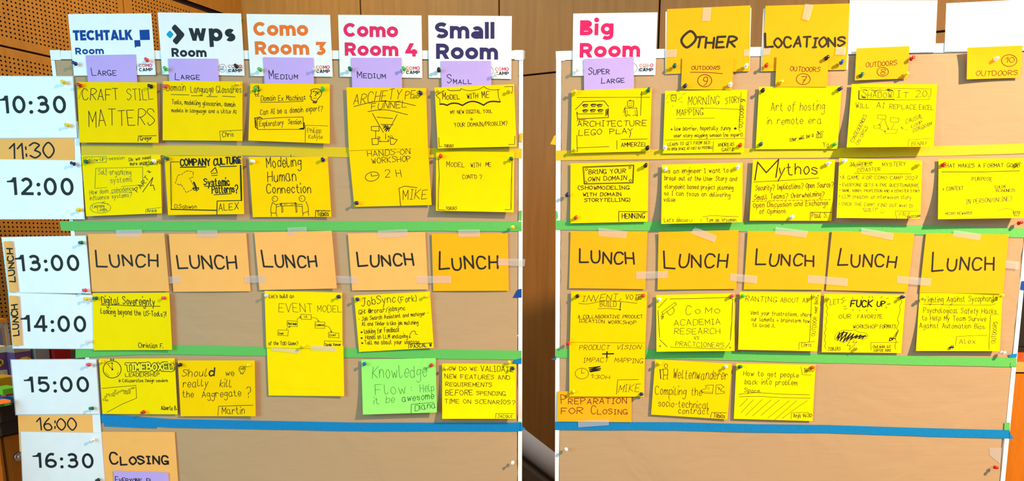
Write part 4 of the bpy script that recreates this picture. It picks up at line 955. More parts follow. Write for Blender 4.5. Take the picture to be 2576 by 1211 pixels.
s.t('CAUSAL', 1305, 364, 1445, 315, 36); s.t('LOOP', 1350, 399, 1437, 365, 28); s.t('DIAGRAM', 1365, 436, 1518, 380, 32); s.t('CONSEQUENCES', 872, 520, 988, 300, 28, perp=True); s.t('ON ORGS', 912, 542, 996, 395, 28, perp=True); s.l('1322,552 1328,495 1520,487', 3); s.t('Benny', 1350, 545, 1475, 540, 38, sc=.78)
s = note('yellow note about a mystery game with the first word struck out', (757, 648, 1440, 668, 1422, 1148, 735, 1140), RB, YEL3, base=.008, cb=.018, cl=.003); s.w = 3.5
s.t('MURDER', 855, 720, 1025, 712, 36); s.l('838,713 930,700 1027,685'); s.t('MYSTERY', 1113, 718, 1303, 712, 32); s.t('DISASTER', 905, 760, 1095, 752, 28); s.l('878,773 1100,778 1352,776', 3)
for y in (803, 867, 912, 962, 1026): s.t('*', 766 - (y - 803) // 22, y, 767, y, 6, 8)
s.t('A GAME FOR COMO CAMP 2027', 778, 822, 1400, 826, 29); s.t('EVERYONE GETS A PRE QUESTIONAIRRE', 783, 880, 1412, 885, 25); s.t('NAME, HOBBY, PROFESSION AND A DISASTER STORY', 783, 926, 1418, 930, 21); s.t('LLM creates an interwoven story', 783, 978, 1350, 985, 30); s.t('OVER THE CAMP, FIND OUT WHO IS', 778, 1037, 1363, 1054, 25); s.t('"GUILTY"', 950, 1088, 1072, 1086, 27)
s.l('1103,1076 1104,1079', 4); s.l('1122,1073 1123,1076', 4); s.l('1098,1090 1113,1102 1130,1090', 3, True); s.l('1230,1155 1218,1085 1418,1083', 3); s.t('PAUL', 1250, 1132, 1350, 1125, 34); s.t('BASTIAN', 1317, 1147, 1420, 1132, 20, 5)
fr(2090, 200, 2576, 1591)
s = note('yellow note asking what makes a format good', (888, 655, 1605, 650, 1598, 1141, 883, 1152), RB, YEL3, base=.008, cb=.022); s.w = 4
s.t('WHAT MAKES A FORMAT GOOD', 920, 727, 1555, 722, 32, 4.5); s.l('915,762 1240,762 1555,753', 5); s.t('PURPOSE', 1162, 834, 1330, 836, 30, sl=.1); s.t('+ CONTEXT', 920, 918, 1088, 910, 32); s.t('COLOR', 1353, 898, 1440, 893, 22); s.t('BLINDNESS', 1363, 926, 1518, 926, 22); s.t('IN PERSON/ONLINE?', 1117, 1026, 1490, 998, 36); s.t('MICRO REWARDS', 945, 1117, 1165, 1112, 21)
s.l('1500,1086 1560,1088 1545,1126 1512,1124 1500,1086', 4); s.l('1505,1098 1550,1092', 3); s.l('1508,1110 1552,1102', 3); s.l('1515,1088 1535,1124', 3); s.l('1535,1088 1550,1112', 3); s.l('1505,1092 1520,1122', 3); s.l('1380,1080 1430,1066 1475,1068 1510,1080', 3, True)

fr(0, 540, 450, 1514)
s = note('yellow note headed Digital Sovereignty', (783, 667, 1432, 662, 1457, 1147, 795, 1150), m=YEL3, cr=.006); s.w = 5
s.t('Digital Sovereignty', 862, 756, 1310, 770, 60, 6); s.l('855,766 1000,768 1200,776 1355,778', 5); s.t("Looking beyond the US-Tools?!", 852, 838, 1405, 866, 42); s.t('Christian F.', 1172, 1127, 1380, 1130, 36)
fr(430, 870, 900, 1669)
s = note('blank bright yellow lower sheet taped below the EVENT MODEL note', (856, -2, 1540, 4, 1548, 453, 873, 447), m=YEL3, base=.0058, cr=.004)
fr(400, 540, 900, 1682)
s = note('yellow note reading EVENT MODEL with boxes joined by arrows', (893, 647, 1550, 662, 1553, 1140, 908, 1128), m=YEL3, base=.008); s.w = 3
s.t("Let's build an", 932, 708, 1140, 706, 30, 4); s.t('EVENT', 1012, 822, 1302, 830, 74, 3.5); s.t('MODEL', 1342, 824, 1545, 828, 56, 3.5)
s.l('1200,846 1288,848 1288,890 1202,886 1200,846'); s.t('UI', 1230, 874, 1254, 874, 16); s.l('1085,898 1172,905 1170,950 1085,946 1085,898'); s.t('Read Model', 1092, 932, 1166, 936, 18); s.l('1008,978 1095,980 1090,1028 1005,1022 1008,978'); s.t('Event', 1014, 1015, 1055, 1015, 18)
s.l('1320,908 1405,912 1402,964 1320,962 1320,908'); s.t('Command', 1327, 944, 1397, 944, 18); s.l('1435,998 1520,1005 1524,1045 1435,1040 1435,998'); s.t('Event', 1445, 1030, 1497, 1028, 18)
s.l('1168,900 1175,880 1200,868', 3, True); s.l('1188,862 1200,868 1192,880'); s.l('1290,873 1330,878 1350,906', 3, True); s.l('1342,896 1350,908 1356,896'); s.l('1078,976 1085,962 1110,950', 3, True); s.l('1100,948 1110,950 1104,960'); s.l('1405,943 1440,955 1460,996', 3, True); s.l('1450,988 1460,998 1464,984')
s.t('of the TDD Game?', 928, 1105, 1175, 1105, 28, 4); s.l('1397,1117 1400,1070 1545,1075'); s.t('Daniel Renner', 1407, 1115, 1540, 1113, 24, 3.5)
fr(860, 540, 1410, 1753)
s = note('tilted yellow note headed JobSync', (98, 650, 706, 620, 737, 1070, 138, 1103), m=YEL3, cr=.003); s.w = 4.5
s.t('JobSync', 158, 735, 430, 702, 60, 5); s.t('(Fork)', 455, 706, 598, 695, 44); s.t('GH: @rorar/jobsync', 135, 800, 508, 765, 34); s.t('- Job Search Assistent and manager -', 135, 854, 695, 806, 30, 4); s.t('AI and Tinder a-like job matching', 163, 893, 612, 880, 28, 4)
s.t('looking for Feedback', 183, 955, 460, 940, 36, 4); s.t('Hands on LLM enclaving', 190, 1000, 527, 990, 32, 4); s.t('Tell me about your usecase', 185, 1043, 620, 1036, 32, 4)
for x, y in ((152, 945), (152, 992), (157, 1032)): s.f('%d,%d %d,%d %d,%d' % (x, y - 9, x + 20, y, x, y + 9))
s.l('543,990 550,955 570,935 588,938 590,958 606,962', 4, True); s.l('540,980 543,990 552,986', 4); s.t('PASCAL W', 554, 1072, 720, 1058, 28, 5); s.l('537,1075 535,1040 725,1030', 4)
fr(1390, 870, 1890, 1776)
s = note('lower yellow sheet of the INVENT, VOTE, BUILD poster, about vision and impact mapping', (150, -38, 828, -30, 817, 457, 150, 455), RB, YEL2, base=.0066, cb=.003); s.w = 4
s.t('PRODUCT', 240, 40, 505, 36, 42, sl=.15); s.t('VISION', 570, 34, 785, 32, 38, sl=.2); s.l('447,75 545,73', 11); s.l('487,55 485,105', 11); s.t('IMPACT', 278, 150, 495, 146, 42, sl=.2); s.t('MAPPING', 552, 148, 805, 158, 42, sl=.2)
s.c(262, 250, 60, 48, w=3.5); s.l('262,208 258,248 285,245', 3.5); s.l('325,200 425,188 330,215 430,205 332,228 425,220 340,235', 9); s.t('1:30H', 338, 293, 510, 300, 34, sl=.1); s.l('572,435 583,306 770,304'); s.t('MIKE', 588, 418, 775, 412, 68, sl=.2)
fr(1390, 540, 1890, 1682)
s = note('upper yellow sheet of the INVENT, VOTE, BUILD poster', (158, 650, 800, 657, 785, 1086, 147, 1080), RB, YEL2, base=.0082); s.w = 4
s.t('INVENT,', 252, 740, 575, 722, 50, sl=.2); s.t('VOTE', 618, 718, 752, 718, 42, sl=.1); s.l('222,752 280,758 340,750 420,735 520,732 715,752', 3.5, True); s.t('BUILD', 402, 778, 540, 780, 42); s.l('577,745 572,790', 7); s.c(571, 805, 4, w=7); s.l('383,797 480,797 570,803', 3.5, True)
s.t('A COLLABORATIVE PRODUCT', 215, 880, 762, 878, 28); s.t('IDEATION WORKSHOP', 226, 912, 705, 932, 28)
s = note('yellow note reading COMO ACADEMIA RESEARCH VS PRACTCIONERS in a drawn frame', (877, 682, 1540, 667, 1540, 1155, 880, 1162), RB, YEL3, base=.008, cb=.016); s.w = 4
s.t('C', 1127, 850, 1172, 850, 76); s.t('O', 1208, 838, 1250, 838, 38); s.t('M', 1293, 835, 1345, 835, 52); s.t('O', 1372, 835, 1414, 835, 40); s.t('ACADEMIA', 1030, 942, 1420, 930, 48); s.t('RESEARCH', 1032, 1014, 1418, 1010, 48); s.t('VS', 1198, 1058, 1238, 1058, 24); s.t('PRACTCIONERS', 1040, 1113, 1450, 1127, 38); s.l('995,1123 1220,1130 1453,1140')
s.l('993,715 1250,710 1490,702 1527,720'); s.l('1525,720 1518,900 1505,1068'); s.l('893,792 970,712'); s.l('893,812 900,940 907,1045'); s.l('905,1057 973,1123'); s.l('1460,1140 1503,1082'); s.c(910, 1115, 6, w=4); s.c(1503, 1127, 6, w=4)
s.l('925,828 1035,745 1050,762 935,846 925,828', 3.5); s.l('1015,785 1030,810 1018,838 990,852 970,822', 3.5, True); s.l('930,845 918,865 935,862 918,885', 4, True); s.l('940,848 925,890', 3); s.l('938,860 936,888', 3)
fr(1830, 540, 2330, 1682)
s = note('yellow note headed RANTING ABOUT AI', (105, 657, 790, 662, 760, 1158, 90, 1145), RB, YEL3, cb=.008); s.w = 3.5
s.t('RANTING', 152, 733, 415, 742, 44); s.t('ABOUT AI', 448, 742, 680, 745, 38); s.t('Vent your frustrations, share', 195, 848, 708, 865, 32); s.t('our laments + brainstorm how', 203, 900, 695, 918, 32); s.t('to avoid it.', 215, 950, 403, 957, 32); s.l('713,672 705,900 695,1080', 3)
s.t('OUTDOOR', 742, 1030, 757, 868, 32, perp=True); s.t('near Bistro', 758, 835, 770, 684, 28, perp=True); s.l('605,1143 608,1085 738,1078', 3); s.t('Chris', 627, 1122, 708, 1118, 34)
s = note('yellow note with a scribbled storm cloud and lightning bolt', (820, 672, 1507, 680, 1470, 1173, 797, 1167), RB, YEL3, base=.0066, cb=.003); s.w = 4
s.t("LET'S-", 867, 766, 1003, 748, 40); s.t('FUCK', 1042, 782, 1222, 778, 54, 11); s.t('UP', 1264, 778, 1335, 776, 42, 9); s.l('1352,760 1378,757', 6)
for q in ('1055,705 1065,715', '1140,698 1145,710', '1200,695 1202,706', '1225,693 1230,706', '1310,692 1298,710', '1362,705 1345,715', '985,782 1003,776', '988,802 1012,795', '1068,803 1055,815', '1118,808 1120,818', '1180,805 1178,820', '1255,800 1265,812', '1340,782 1350,792'): s.l(q, 4)
s.t('OUR', 945, 880, 1045, 880, 34); s.t('FAVORITE', 1100, 880, 1310, 880, 32); s.t('WORKSHOP', 1065, 965, 1265, 965, 32); s.t('FORMATS', 1290, 965, 1425, 962, 32)
s.l('838,700 843,740 835,765 850,790 838,820 848,850 835,880 842,910 828,940 835,970 822,1000 830,1030 822,1060 832,1090 822,1115 835,1138', 3, True)
s.l('1462,712 1475,740 1458,775 1462,810 1452,850 1440,890 1450,920 1432,965 1448,985 1425,1040 1428,1080 1418,1105 1425,1145', 3, True); s.l('1415,710 1470,700', 3)
s.l('910,1055 922,1010 960,985 1000,980 1040,985 1080,978 1110,995 1170,1005 1188,1035 1150,1055 1090,1048 1050,1060 985,1082 950,1070 910,1055', 3, True)
s.l('925,1050 950,1000 935,1060 985,990 955,1068 1015,1000 980,1078 1045,1005 1005,1070 1070,1010 1040,1058 1100,1020 1080,1048 1130,1020 1110,1050 1165,1025 1140,1052', 9); s.l('930,1030 970,1000 1010,1000', 7); s.l('1060,1040 1120,1030 1175,1030', 9)
s.l('1040,1068 1012,1110 1040,1110 1030,1148 1098,1078 1062,1085 1070,1062', 3.5)
s.l('1442,985 1395,1060', 5); s.l('1375,1045 1370,1070 1400,1060 1382,1045 1420,1052', 8); s.l('1442,985 1420,1040', 3); s.t('TOBIAS', 850, 1157, 957, 1150, 30); s.l('1217,1150 1213,1083 1450,1083', 3); s.t('Outside at', 1232, 1132, 1380, 1130, 26); s.t('COFFEE BIKE', 1238, 1162, 1385, 1160, 20)
fr(2076, 540, 2576, 1682)
s = note('yellow note headed Fighting Against Sycophants', (800, 655, 1500, 668, 1475, 1157, 768, 1155), RB, YEL3, base=.0036, cb=.012); s.w = 4
s.t('Fighting Against Sycophants', 842, 746, 1455, 730, 46); s.l('832,760 1100,766 1400,768 1445,755', 3.5); s.t('Psychological Safety Hacks', 832, 833, 1447, 838, 42); s.t('to Help My Team Survive', 820, 895, 1362, 904, 40); s.t('Against Automation Bias.', 800, 958, 1355, 968, 40)
s.l('1470,845 1400,847 1392,1000 1385,1145', 3); s.t('OUTDOORS', 1440, 1090, 1458, 908, 34, perp=True); s.l('1103,1108 1112,1033 1250,1026 1370,1023', 3); s.t('Alex', 1132, 1097, 1270, 1094, 42)

fr(0, 880, 460, 1683)
s = note('yellow note headed TIMEBOXED LEADERSHIP with a stopwatch sketch', (912, 85, 1607, 80, 1635, 597, 943, 593), m=YEL3); s.w = 5
s.c(1032, 183, 83, 79, w=6); s.l('1020,84 1022,100', 6); s.l('1045,84 1043,100', 6); s.l('1015,90 1050,92', 5); s.l('1035,185 990,135 1030,120 1035,185', 4); s.f('1026,130 1035,118 1040,132'); s.c(1034, 183, 6, w=5); s.l('970,210 985,230 1005,245', 3, True); s.l('1075,230 1092,208', 3)
s.t('TIMEBOXED', 1165, 196, 1596, 192, 66, 27, jit=.5); s.t('TIMEBOXED', 1165, 196, 1596, 192, 66, 15, jit=.5, col=(252, 230, 0), lay=1)
s.t('LEADERSHIP', 1155, 250, 1465, 246, 32, 5); s.t('in Collaborative Design sessions', 1095, 300, 1545, 298, 27, 4); s.l('938,358 1100,343 1250,330 1257,447 1120,505 985,578', 4)
for x, y, a in ((960, 462, 12), (985, 470, 9), (972, 436, 10), (990, 415, 11), (1020, 420, 13), (1048, 402, 9), (1062, 380, 8), (1048, 425, 8), (1075, 405, 11), (1100, 390, 9), (1125, 378, 10), (1145, 402, 7), (1147, 382, 7), (1165, 385, 9), (1168, 405, 9), (1190, 368, 8), (1192, 385, 8), (1192, 402, 7), (1215, 358, 9), (1232, 352, 6)):
    s.l('%d,%d %d,%d %d,%d %d,%d %d,%d' % (x - a, y - a * .5, x + a * .8, y - a * .8, x + a, y + a * .5, x - a * .8, y + a * .8, x - a, y - a * .5), 3)
s.t('Alberto B.', 1485, 556, 1625, 558, 36, 5)
fr(430, 870, 900, 1669)
s = note('yellow note asking should we really kill the aggregate', (62, 133, 748, 133, 757, 632, 87, 632), m=YEL2, cr=.006); s.w = 5
s.t('Shoul', 98, 275, 320, 275, 66, sl=.2); s.t('d', 340, 275, 385, 272, 66, 12, sl=.2); s.t('we', 490, 270, 565, 270, 52); s.c(635, 212, 28, w=4, a0=120, a1=420); s.l('622,236 624,254 645,254 648,236', 4); s.c(624, 208, 8, w=3); s.c(645, 208, 8, w=3); s.l('625,246 646,246', 3)
s.t('really', 108, 370, 328, 364, 62, sl=.1); s.t('kill', 435, 370, 540, 372, 64, sl=.15); s.t('the', 105, 462, 200, 462, 54); s.t('Aggregate', 278, 465, 628, 452, 56); s.t('?', 675, 455, 710, 455, 76); s.l('418,627 427,542 735,533', 4); s.t('Martin', 457, 612, 657, 610, 60, 5)
fr(880, 870, 1400, 1847)
s = note('light green note headed Knowledge Flow', (102, 125, 767, 112, 778, 598, 117, 617), m=GRN, base=.008, cb=.012); s.col = (38, 96, 40); s.w = 3.5
s.t('Knowledge', 200, 292, 688, 280, 108, sl=.05); s.t('Flow', 228, 442, 500, 425, 92); s.t(':', 552, 410, 556, 410, 50); s.t('Help', 630, 418, 752, 402, 66); s.t('it be', 215, 527, 400, 507, 58); s.t('awesome', 468, 500, 750, 476, 56, 5, col=(20, 60, 30)); s.t('Diana', 582, 584, 765, 556, 54, 5, col=(20, 60, 30)); s.l('548,605 550,525 753,508', 4, col=(20, 60, 30))
s = note('yellow note asking how do we validate new features and requirements', (825, 160, 1485, 165, 1483, 655, 825, 655), m=YEL3, base=.008, cb=.014); s.w = 4.5
s.t('HOW DO WE', 850, 222, 1138, 224, 33); s.t('VALIDATE', 1172, 228, 1462, 236, 46, 5); s.t('NEW FEATURES AND', 850, 293, 1430, 304, 36); s.t('REQUIREMENTS', 855, 362, 1270, 369, 35); s.t('BEFORE', 855, 443, 1100, 443, 46, 5); s.t('SPENDING', 1132, 442, 1392, 448, 35); s.t('TIME ON SCENARIOS?', 850, 515, 1475, 526, 36); s.l('1303,650 1305,608 1468,608', 4); s.t('JACQUI', 1320, 645, 1450, 645, 25, 4)
fr(1390, 870, 1890, 1776)
s = sheet('closing_label', 'orange label reading PREPARATION FOR CLOSING', 'label', None, ORA2, (45, 408, 706, 412, 705, 685, 40, 680), RB, 0.0046); s.col = (112, 24, 22); s.w = 6
s.t('Preparation', 78, 521, 662, 520, 76, sc=.66); s.t('FOR', 78, 612, 268, 612, 56); s.t('Closing', 345, 610, 668, 616, 66, sc=.68)
fr(1630, 870, 2080, 1598)
s = note('golden yellow note with a walking figure sketch, reading Weltenwanderer', (65, 123, 750, 163, 710, 660, 28, 617), RB, YEL2); s.w = 4.5
s.c(161, 182, 15, 17, w=4); s.l('108,212 115,298', 7); s.l('135,212 175,208 178,250 170,300'); s.l('110,225 135,210 140,262 136,302'); s.l('140,265 176,262'); s.l('136,302 148,302'); s.l('170,300 180,300')
s.t('Weltenwanderer', 225, 295, 710, 306, 80, sl=.05); s.t('Compiling the', 65, 435, 480, 447, 66); s.t('socio-technical', 92, 540, 545, 565, 58); s.t('contract', 272, 606, 543, 614, 50); s.l('558,646 570,597 702,602', 4); s.t('Tobias', 585, 640, 685, 650, 38)
s.w = 3.5; s.l('520,355 585,352 578,430 500,425 475,412 480,395 515,388 525,360', 3.5); s.l('610,352 605,432 625,432'); s.l('610,352 655,350 680,370 655,385'); s.l('625,430 680,428 685,412 650,405 655,385'); s.l('515,365 510,355', 3); s.l('620,370 640,380 630,390 650,395', 4); s.l('530,380 545,372', 3); s.l('535,392 550,384', 3); s.l('480,412 575,418', 2.5)
s = note('yellow note about how to get people back into problem space, with diagonal hatching', (790, 160, 1497, 172, 1470, 675, 767, 655), RB, YEL3); s.w = 4
s.t('How to get people', 852, 268, 1345, 286, 42); s.t('back into problem', 865, 342, 1335, 354, 42); s.t('Space.', 862, 416, 1005, 421, 34); s.l('810,437 900,425 1000,422 1200,434 1445,440', 3.5, True); s.l('815,458 1000,455 1200,466 1450,470', 3.5, True)
for q in ('892,472 822,545', '945,482 832,600', '1022,482 872,625', '1102,485 935,628', '1175,485 1010,625', '1265,493 1068,650', '1328,493 1130,665', '1423,493 1280,590 1200,650'): s.l(q, 3)
s.t('14:30', 1390, 238, 1483, 234, 40); s.l('1368,190 1380,258 1460,265', 3); s.l('1278,660 1283,600 1437,597', 3); s.t('Anja', 1300, 642, 1365, 642, 34); s.t('14:30', 1382, 642, 1462, 640, 32, 4.5)
for s in SH: s.done()

# ------------------------------------------------------------------ clear sticky tape
def ctape(label, quad, b=LB, base=0.0068, pxq=False):
    q = [(quad[i], quad[i + 1]) if pxq else Z(quad[i], quad[i + 1]) for i in (0, 2, 4, 6)]
    poly_sheet('clear_tape', label, 'clear tape', 'strips of clear tape', CLEAR, b, ([q[0], q[1]], [q[3], q[2]]), base, 0, 0.0001)
fr(0, 540, 450, 1514)
ctape('clear tape on the top edge of the LUNCH card beside the 13:00 time card', (983, 132, 1200, 128, 1203, 190, 983, 188))
fr(400, 540, 900, 1682)
ctape('clear tape on the top edge of the LUNCH card above the bare brown patch', (325, 133, 493, 133, 497, 193, 325, 190))
ctape('clear tape on the top edge of the LUNCH card above the EVENT MODEL note', (1087, 112, 1250, 106, 1250, 165, 1090, 175))
ctape('clear tape bridging the first two LUNCH cards from the time column', (20, 530, 178, 522, 182, 580, 25, 590))
ctape('clear tape bridging the LUNCH cards above the bare patch and the EVENT MODEL note', (723, 520, 903, 516, 904, 577, 727, 580))
ctape('clear tape bridging the LUNCH cards above the EVENT MODEL and JOBSYNC notes', (829, 693, 900, 697, 900, 714, 829, 712), pxq=True)
ctape('slanting clear tape holding the blank lower sheet under the EVENT MODEL note', (945, 1130, 1195, 1142, 1190, 1180, 958, 1152), base=.0092)
ctape('short clear tape below the signature box of the EVENT MODEL note', (1285, 1105, 1500, 1122, 1498, 1160, 1285, 1150), base=.0096)
fr(860, 540, 1410, 1753)
ctape('clear tape on the top edge of the LUNCH card above the JOBSYNC note', (288, 130, 525, 117, 527, 177, 288, 190))
ctape('clear tape bridging the LUNCH card above the JOBSYNC note and the one by the gap', (598, 495, 877, 494, 875, 550, 600, 552))
ctape('clear tape on the top edge of the LUNCH card by the gap', (933, 122, 1107, 120, 1105, 178, 935, 182))
ctape('clear tape fixing the LUNCH card to the frame at the gap', (1250, 353, 1470, 358, 1465, 415, 1250, 408))
fr(830, 0, 1330, 1953)
ctape('clear tape end on the frame corner at the gap', (1893, 497, 1918, 500, 1915, 578, 1893, 578), base=.0026)
fr(1650, 0, 2150, 1953)
ctape('clear tape on the top edge of the OTHER card', (463, 76, 545, 76, 532, 207, 453, 207), RB)
ctape('slanting clear tape on the top edge of the LOCATIONS card', (1467, 36, 1550, 50, 1505, 203, 1437, 183), RB, .0105)
ctape('clear tape patch at the edge of the OTHER card nearest the pink heading', (100, 490, 210, 485, 200, 560, 100, 565), RB)
ctape('clear tape patch at the edge of the OTHER card nearest the LOCATIONS card', (865, 490, 925, 485, 922, 550, 862, 553), RB)
ctape('clear tape patch on the edge of the LOCATIONS card nearest the OTHER card', (1055, 475, 1130, 470, 1118, 540, 1050, 545), RB)
ctape('clear tape patch on the outer edge of the LOCATIONS card above the blue pin', (1772, 465, 1872, 462, 1865, 540, 1762, 537), RB, .0085)
fr(1390, 540, 1890, 1682)
ctape('slightly slanting clear tape on the top edge of the LUNCH card above the INVENT note', (390, 112, 635, 143, 620, 202, 388, 182), RB)
ctape('strongly slanting clear tape on the top edge of the LUNCH card above the ACADEMIA note', (1205, 106, 1392, 183, 1372, 237, 1165, 158), RB, .0098)
ctape('clear tape bridging the LUNCH cards above the INVENT and ACADEMIA notes', (708, 485, 975, 478, 973, 538, 708, 547), RB)
ctape('clear tape bridging the LUNCH cards above the ACADEMIA and RANTING notes', (1837, 688, 1906, 695, 1903, 714, 1836, 706), RB, pxq=True)
fr(1830, 540, 2330, 1682)
ctape('slanting clear tape on the top edge of the LUNCH card above the RANTING note', (410, 105, 683, 140, 665, 198, 400, 165), RB)
ctape('clear tape bridging the LUNCH cards above the RANTING and storm cloud notes', (680, 510, 1022, 543, 1012, 608, 678, 577), RB)
ctape('slanting clear tape on the top edge of the LUNCH card above the storm cloud note', (1135, 113, 1407, 160, 1397, 218, 1128, 165), RB)
fr(2076, 540, 2576, 1682)
ctape('clear tape bridging the last two LUNCH cards at the outer end', (608, 520, 898, 543, 890, 606, 608, 580), RB)
ctape('clear tape on the top edge of the outermost LUNCH card', (1090, 133, 1320, 165, 1310, 220, 1078, 185), RB)
ctape('clear tape fixing the outermost LUNCH card to the brown paper', (1450, 378, 1645, 402, 1635, 465, 1447, 445), RB)
fr(1390, 870, 1890, 1776)
ctape('clear tape under the PREPARATION FOR CLOSING label, over the blue tape', (227, 672, 503, 660, 503, 712, 230, 732), RB, .0056)
fr(2400, 940, 2576, 786)
ctape('clear tape patch on the brown paper near the lowest red pin', (398, 842, 538, 835, 520, 1018, 400, 920), RB, .0022)

# ------------------------------------------------------------------ push pins: grip (flange, waist, cap) with a steel needle
PINC = {'red': (206, 26, 26), 'pink-red': (232, 66, 92), 'green': (20, 160, 74), 'dark green': (0, 104, 78), 'light green': (70, 190, 70), 'navy': (16, 38, 104),
        'blue': (10, 92, 180), 'black': (26, 26, 28), 'yellow': (246, 214, 18), 'white': (246, 246, 244), 'orange-red': (236, 62, 24)}
STEEL = mat('needle_steel', (190, 190, 195), 0.3, 0.03, 50, metal=1.0, spec=0.5)
PROTO = {}
PROF = [(0.0006, -0.0004), (0.0030, -0.0002), (0.0050, 0.0004), (0.0051, 0.0011), (0.0044, 0.0017), (0.0030, 0.0024), (0.0025, 0.0040), (0.0026, 0.0062), (0.0033, 0.0080), (0.0041, 0.0089), (0.0043, 0.0097), (0.0040, 0.0106), (0.0024, 0.0113), (0.0006, 0.0115)]
def proto(c):
    if c in PROTO: return None
    if c == 'clear':
        m = film('pin_clear_plastic', (226, 238, 240), 0.5, 0.08)
    else: m = mat('pin_plastic_' + c.replace(' ', '_').replace('-', '_'), PINC[c], 0.25, 0.03, 50, spec=0.5)
    mb = MB(); mb.lathe(PROF, 16); g, _ = mb.build('push_pin', m, origin=Vector((0, 0, 0)), smooth=True)
    mb = MB(); mb.lathe([(0.0001, -0.0135), (0.0005, -0.0115), (0.0005, 0.0002)], 8); n, _ = mb.build('needle', STEEL, g, Vector((0, 0, 0)), smooth=True)
    PROTO[c] = (g, n)
    return PROTO[c]
RP = random.Random(11)
def pin(x, y, c, where, b=LB, out=0.0115):
    pr = proto(c)
    if pr: g, n = pr
    else:
        g0, n0 = PROTO[c]
        g = g0.copy(); COL.objects.link(g); n = n0.copy(); COL.objects.link(n); n.parent = g
    up = 0.22 if b is RB else 0.1
    ax = (b.n + Vector((RP.uniform(-.14, .14) + (0.12 if b is RB else -0.08), 0, up + RP.uniform(-.14, .14)))).normalized()
    g.rotation_mode = 'QUATERNION'; g.rotation_quaternion = Vector((0, 0, 1)).rotation_difference(ax)
    g.location = b.at(x, y, out)
    tag(g, c + ' push pin ' + where, 'push pin', 'push pins in the boards')
L_ = LB; R_ = RB
for a in [
    (191, 161, 'navy', 'at the lower corner of the sign with the blue squares logo'), (371, 152, 'pink-red', 'above the small logo on the sign with the blue squares'),
    (163, 208, 'yellow', 'in the upper corner of the 10:30 time card'), (173, 316, 'yellow', 'in the lower corner of the 10:30 time card'),
    (203, 216, 'red', 'in the upper corner of the CRAFT STILL MATTERS note'), (381, 218, 'black', 'in the upper corner of the CRAFT STILL MATTERS note'),
    (187, 413, 'navy', 'in the upper corner of the 12:00 time card'), (201, 528, 'yellow', 'in the lower corner of the 12:00 time card'),
    (418, 175, 'light green', 'on the sign with the arrowhead logo'), (596, 168, 'black', 'covering the small logo of the sign with the arrowhead'),
    (418, 218, 'pink-red', 'at the heading of the domain language glossaries note'), (600, 212, 'yellow', 'in the upper corner of the domain language glossaries note'),
    (656, 176, 'light green', 'on the sign with the orange heading'), (794, 176, 'clear', 'beside the small logo on the sign with the orange heading'),
    (645, 225, 'light green', 'over the robot sketch of the AI domain expert note'), (814, 225, 'light green', 'beside the head sketch of the AI domain expert note'),
    (882, 175, 'dark green', 'on the sign with the pink heading and the digit'), (1017, 174, 'light green', 'beside the small logo of the pink headed sign'),
    (1104, 178, 'black', 'on the sign with the dark violet heading'), (1246, 189, 'clear', 'beside the small logo on the dark violet headed sign'),
    (1059, 235, 'navy', 'in the upper corner of the ARCHETYPES poster'), (898, 511, 'navy', 'in the lower corner of the ARCHETYPES poster'),
    (1105, 229, 'yellow', 'by the ragged banner of the digital tool note'), (1283, 229, 'yellow', 'in the bare upper corner of the digital tool note'),
    (1109, 394, 'orange-red', "in the upper corner of the CONT'D note"), (1287, 400, 'dark green', "in the upper corner of the CONT'D note"),
    (219, 408, 'dark green', 'at the boxed heading of the self-organizing systems note'), (389, 406, 'white', 'in the upper corner of the self-organizing systems note'),
    (422, 400, 'dark green', 'in the upper corner of the COMPANY CULTURE note'), (601, 404, 'navy', 'in the upper corner of the COMPANY CULTURE note'),
    (638, 407, 'white', 'in the upper corner of the Human Connection note'), (813, 403, 'navy', 'in the upper corner of the Human Connection note'),
    (1290, 572, 'yellow', 'at the end of the green tape line by the gap'), (1290, 1164, 'white', 'in bare brown paper near the gap on the morning board'),
    (206, 611, 'dark green', 'in the upper corner of the 13:00 time card'), (216, 731, 'pink-red', 'in the lower corner of the 13:00 time card'),
    (220, 753, 'yellow', 'in the upper corner of the 14:00 time card'), (226, 860, 'clear', 'in the lower corner of the 14:00 time card'),
    (243, 751, 'dark green', 'in the upper corner of the Digital Sovereignty note'), (415, 750, 'pink-red', 'in the upper corner of the Digital Sovereignty note'),
    (225, 918, 'pink-red', 'in the upper corner of the 15:00 time card'), (233, 1028, 'dark green', 'in the lower corner of the 15:00 time card'),
    (235, 1107, 'white', 'in the upper corner of the 16:30 time card'), (248, 1208, 'black', 'in the lower corner of the 16:30 time card'),
    (258, 911, 'yellow', 'beside the stopwatch of the TIMEBOXED note'), (431, 911, 'yellow', 'at the end of the TIMEBOXED lettering'), (362, 1037, 'red', 'at the lower edge of the TIMEBOXED note'),
    (455, 918, 'black', 'in the upper corner of the aggregate note'), (627, 919, 'yellow', 'in the upper corner of the aggregate note beside the bulb'),
    (672, 744, 'clear', 'in the upper corner of the EVENT MODEL note'), (853, 747, 'navy', 'in the upper corner of the EVENT MODEL note'), (764, 871, 'yellow', 'at the lower edge of the EVENT MODEL note'),
    (900, 754, 'navy', 'in the upper corner of the JobSync note'), (1073, 745, 'yellow', 'in the upper corner of the JobSync note'),
    (917, 916, 'blue', 'in the upper corner of the green Knowledge note'), (1086, 919, 'red', 'in the upper corner of the green Knowledge note'),
    (1281, 912, 'yellow', 'on the top edge of the validate features note'), (1290, 928, 'navy', 'at the end of the word VALIDATE'), (1122, 926, 'yellow', 'at the first word of the validate features note')]: pin(*a)
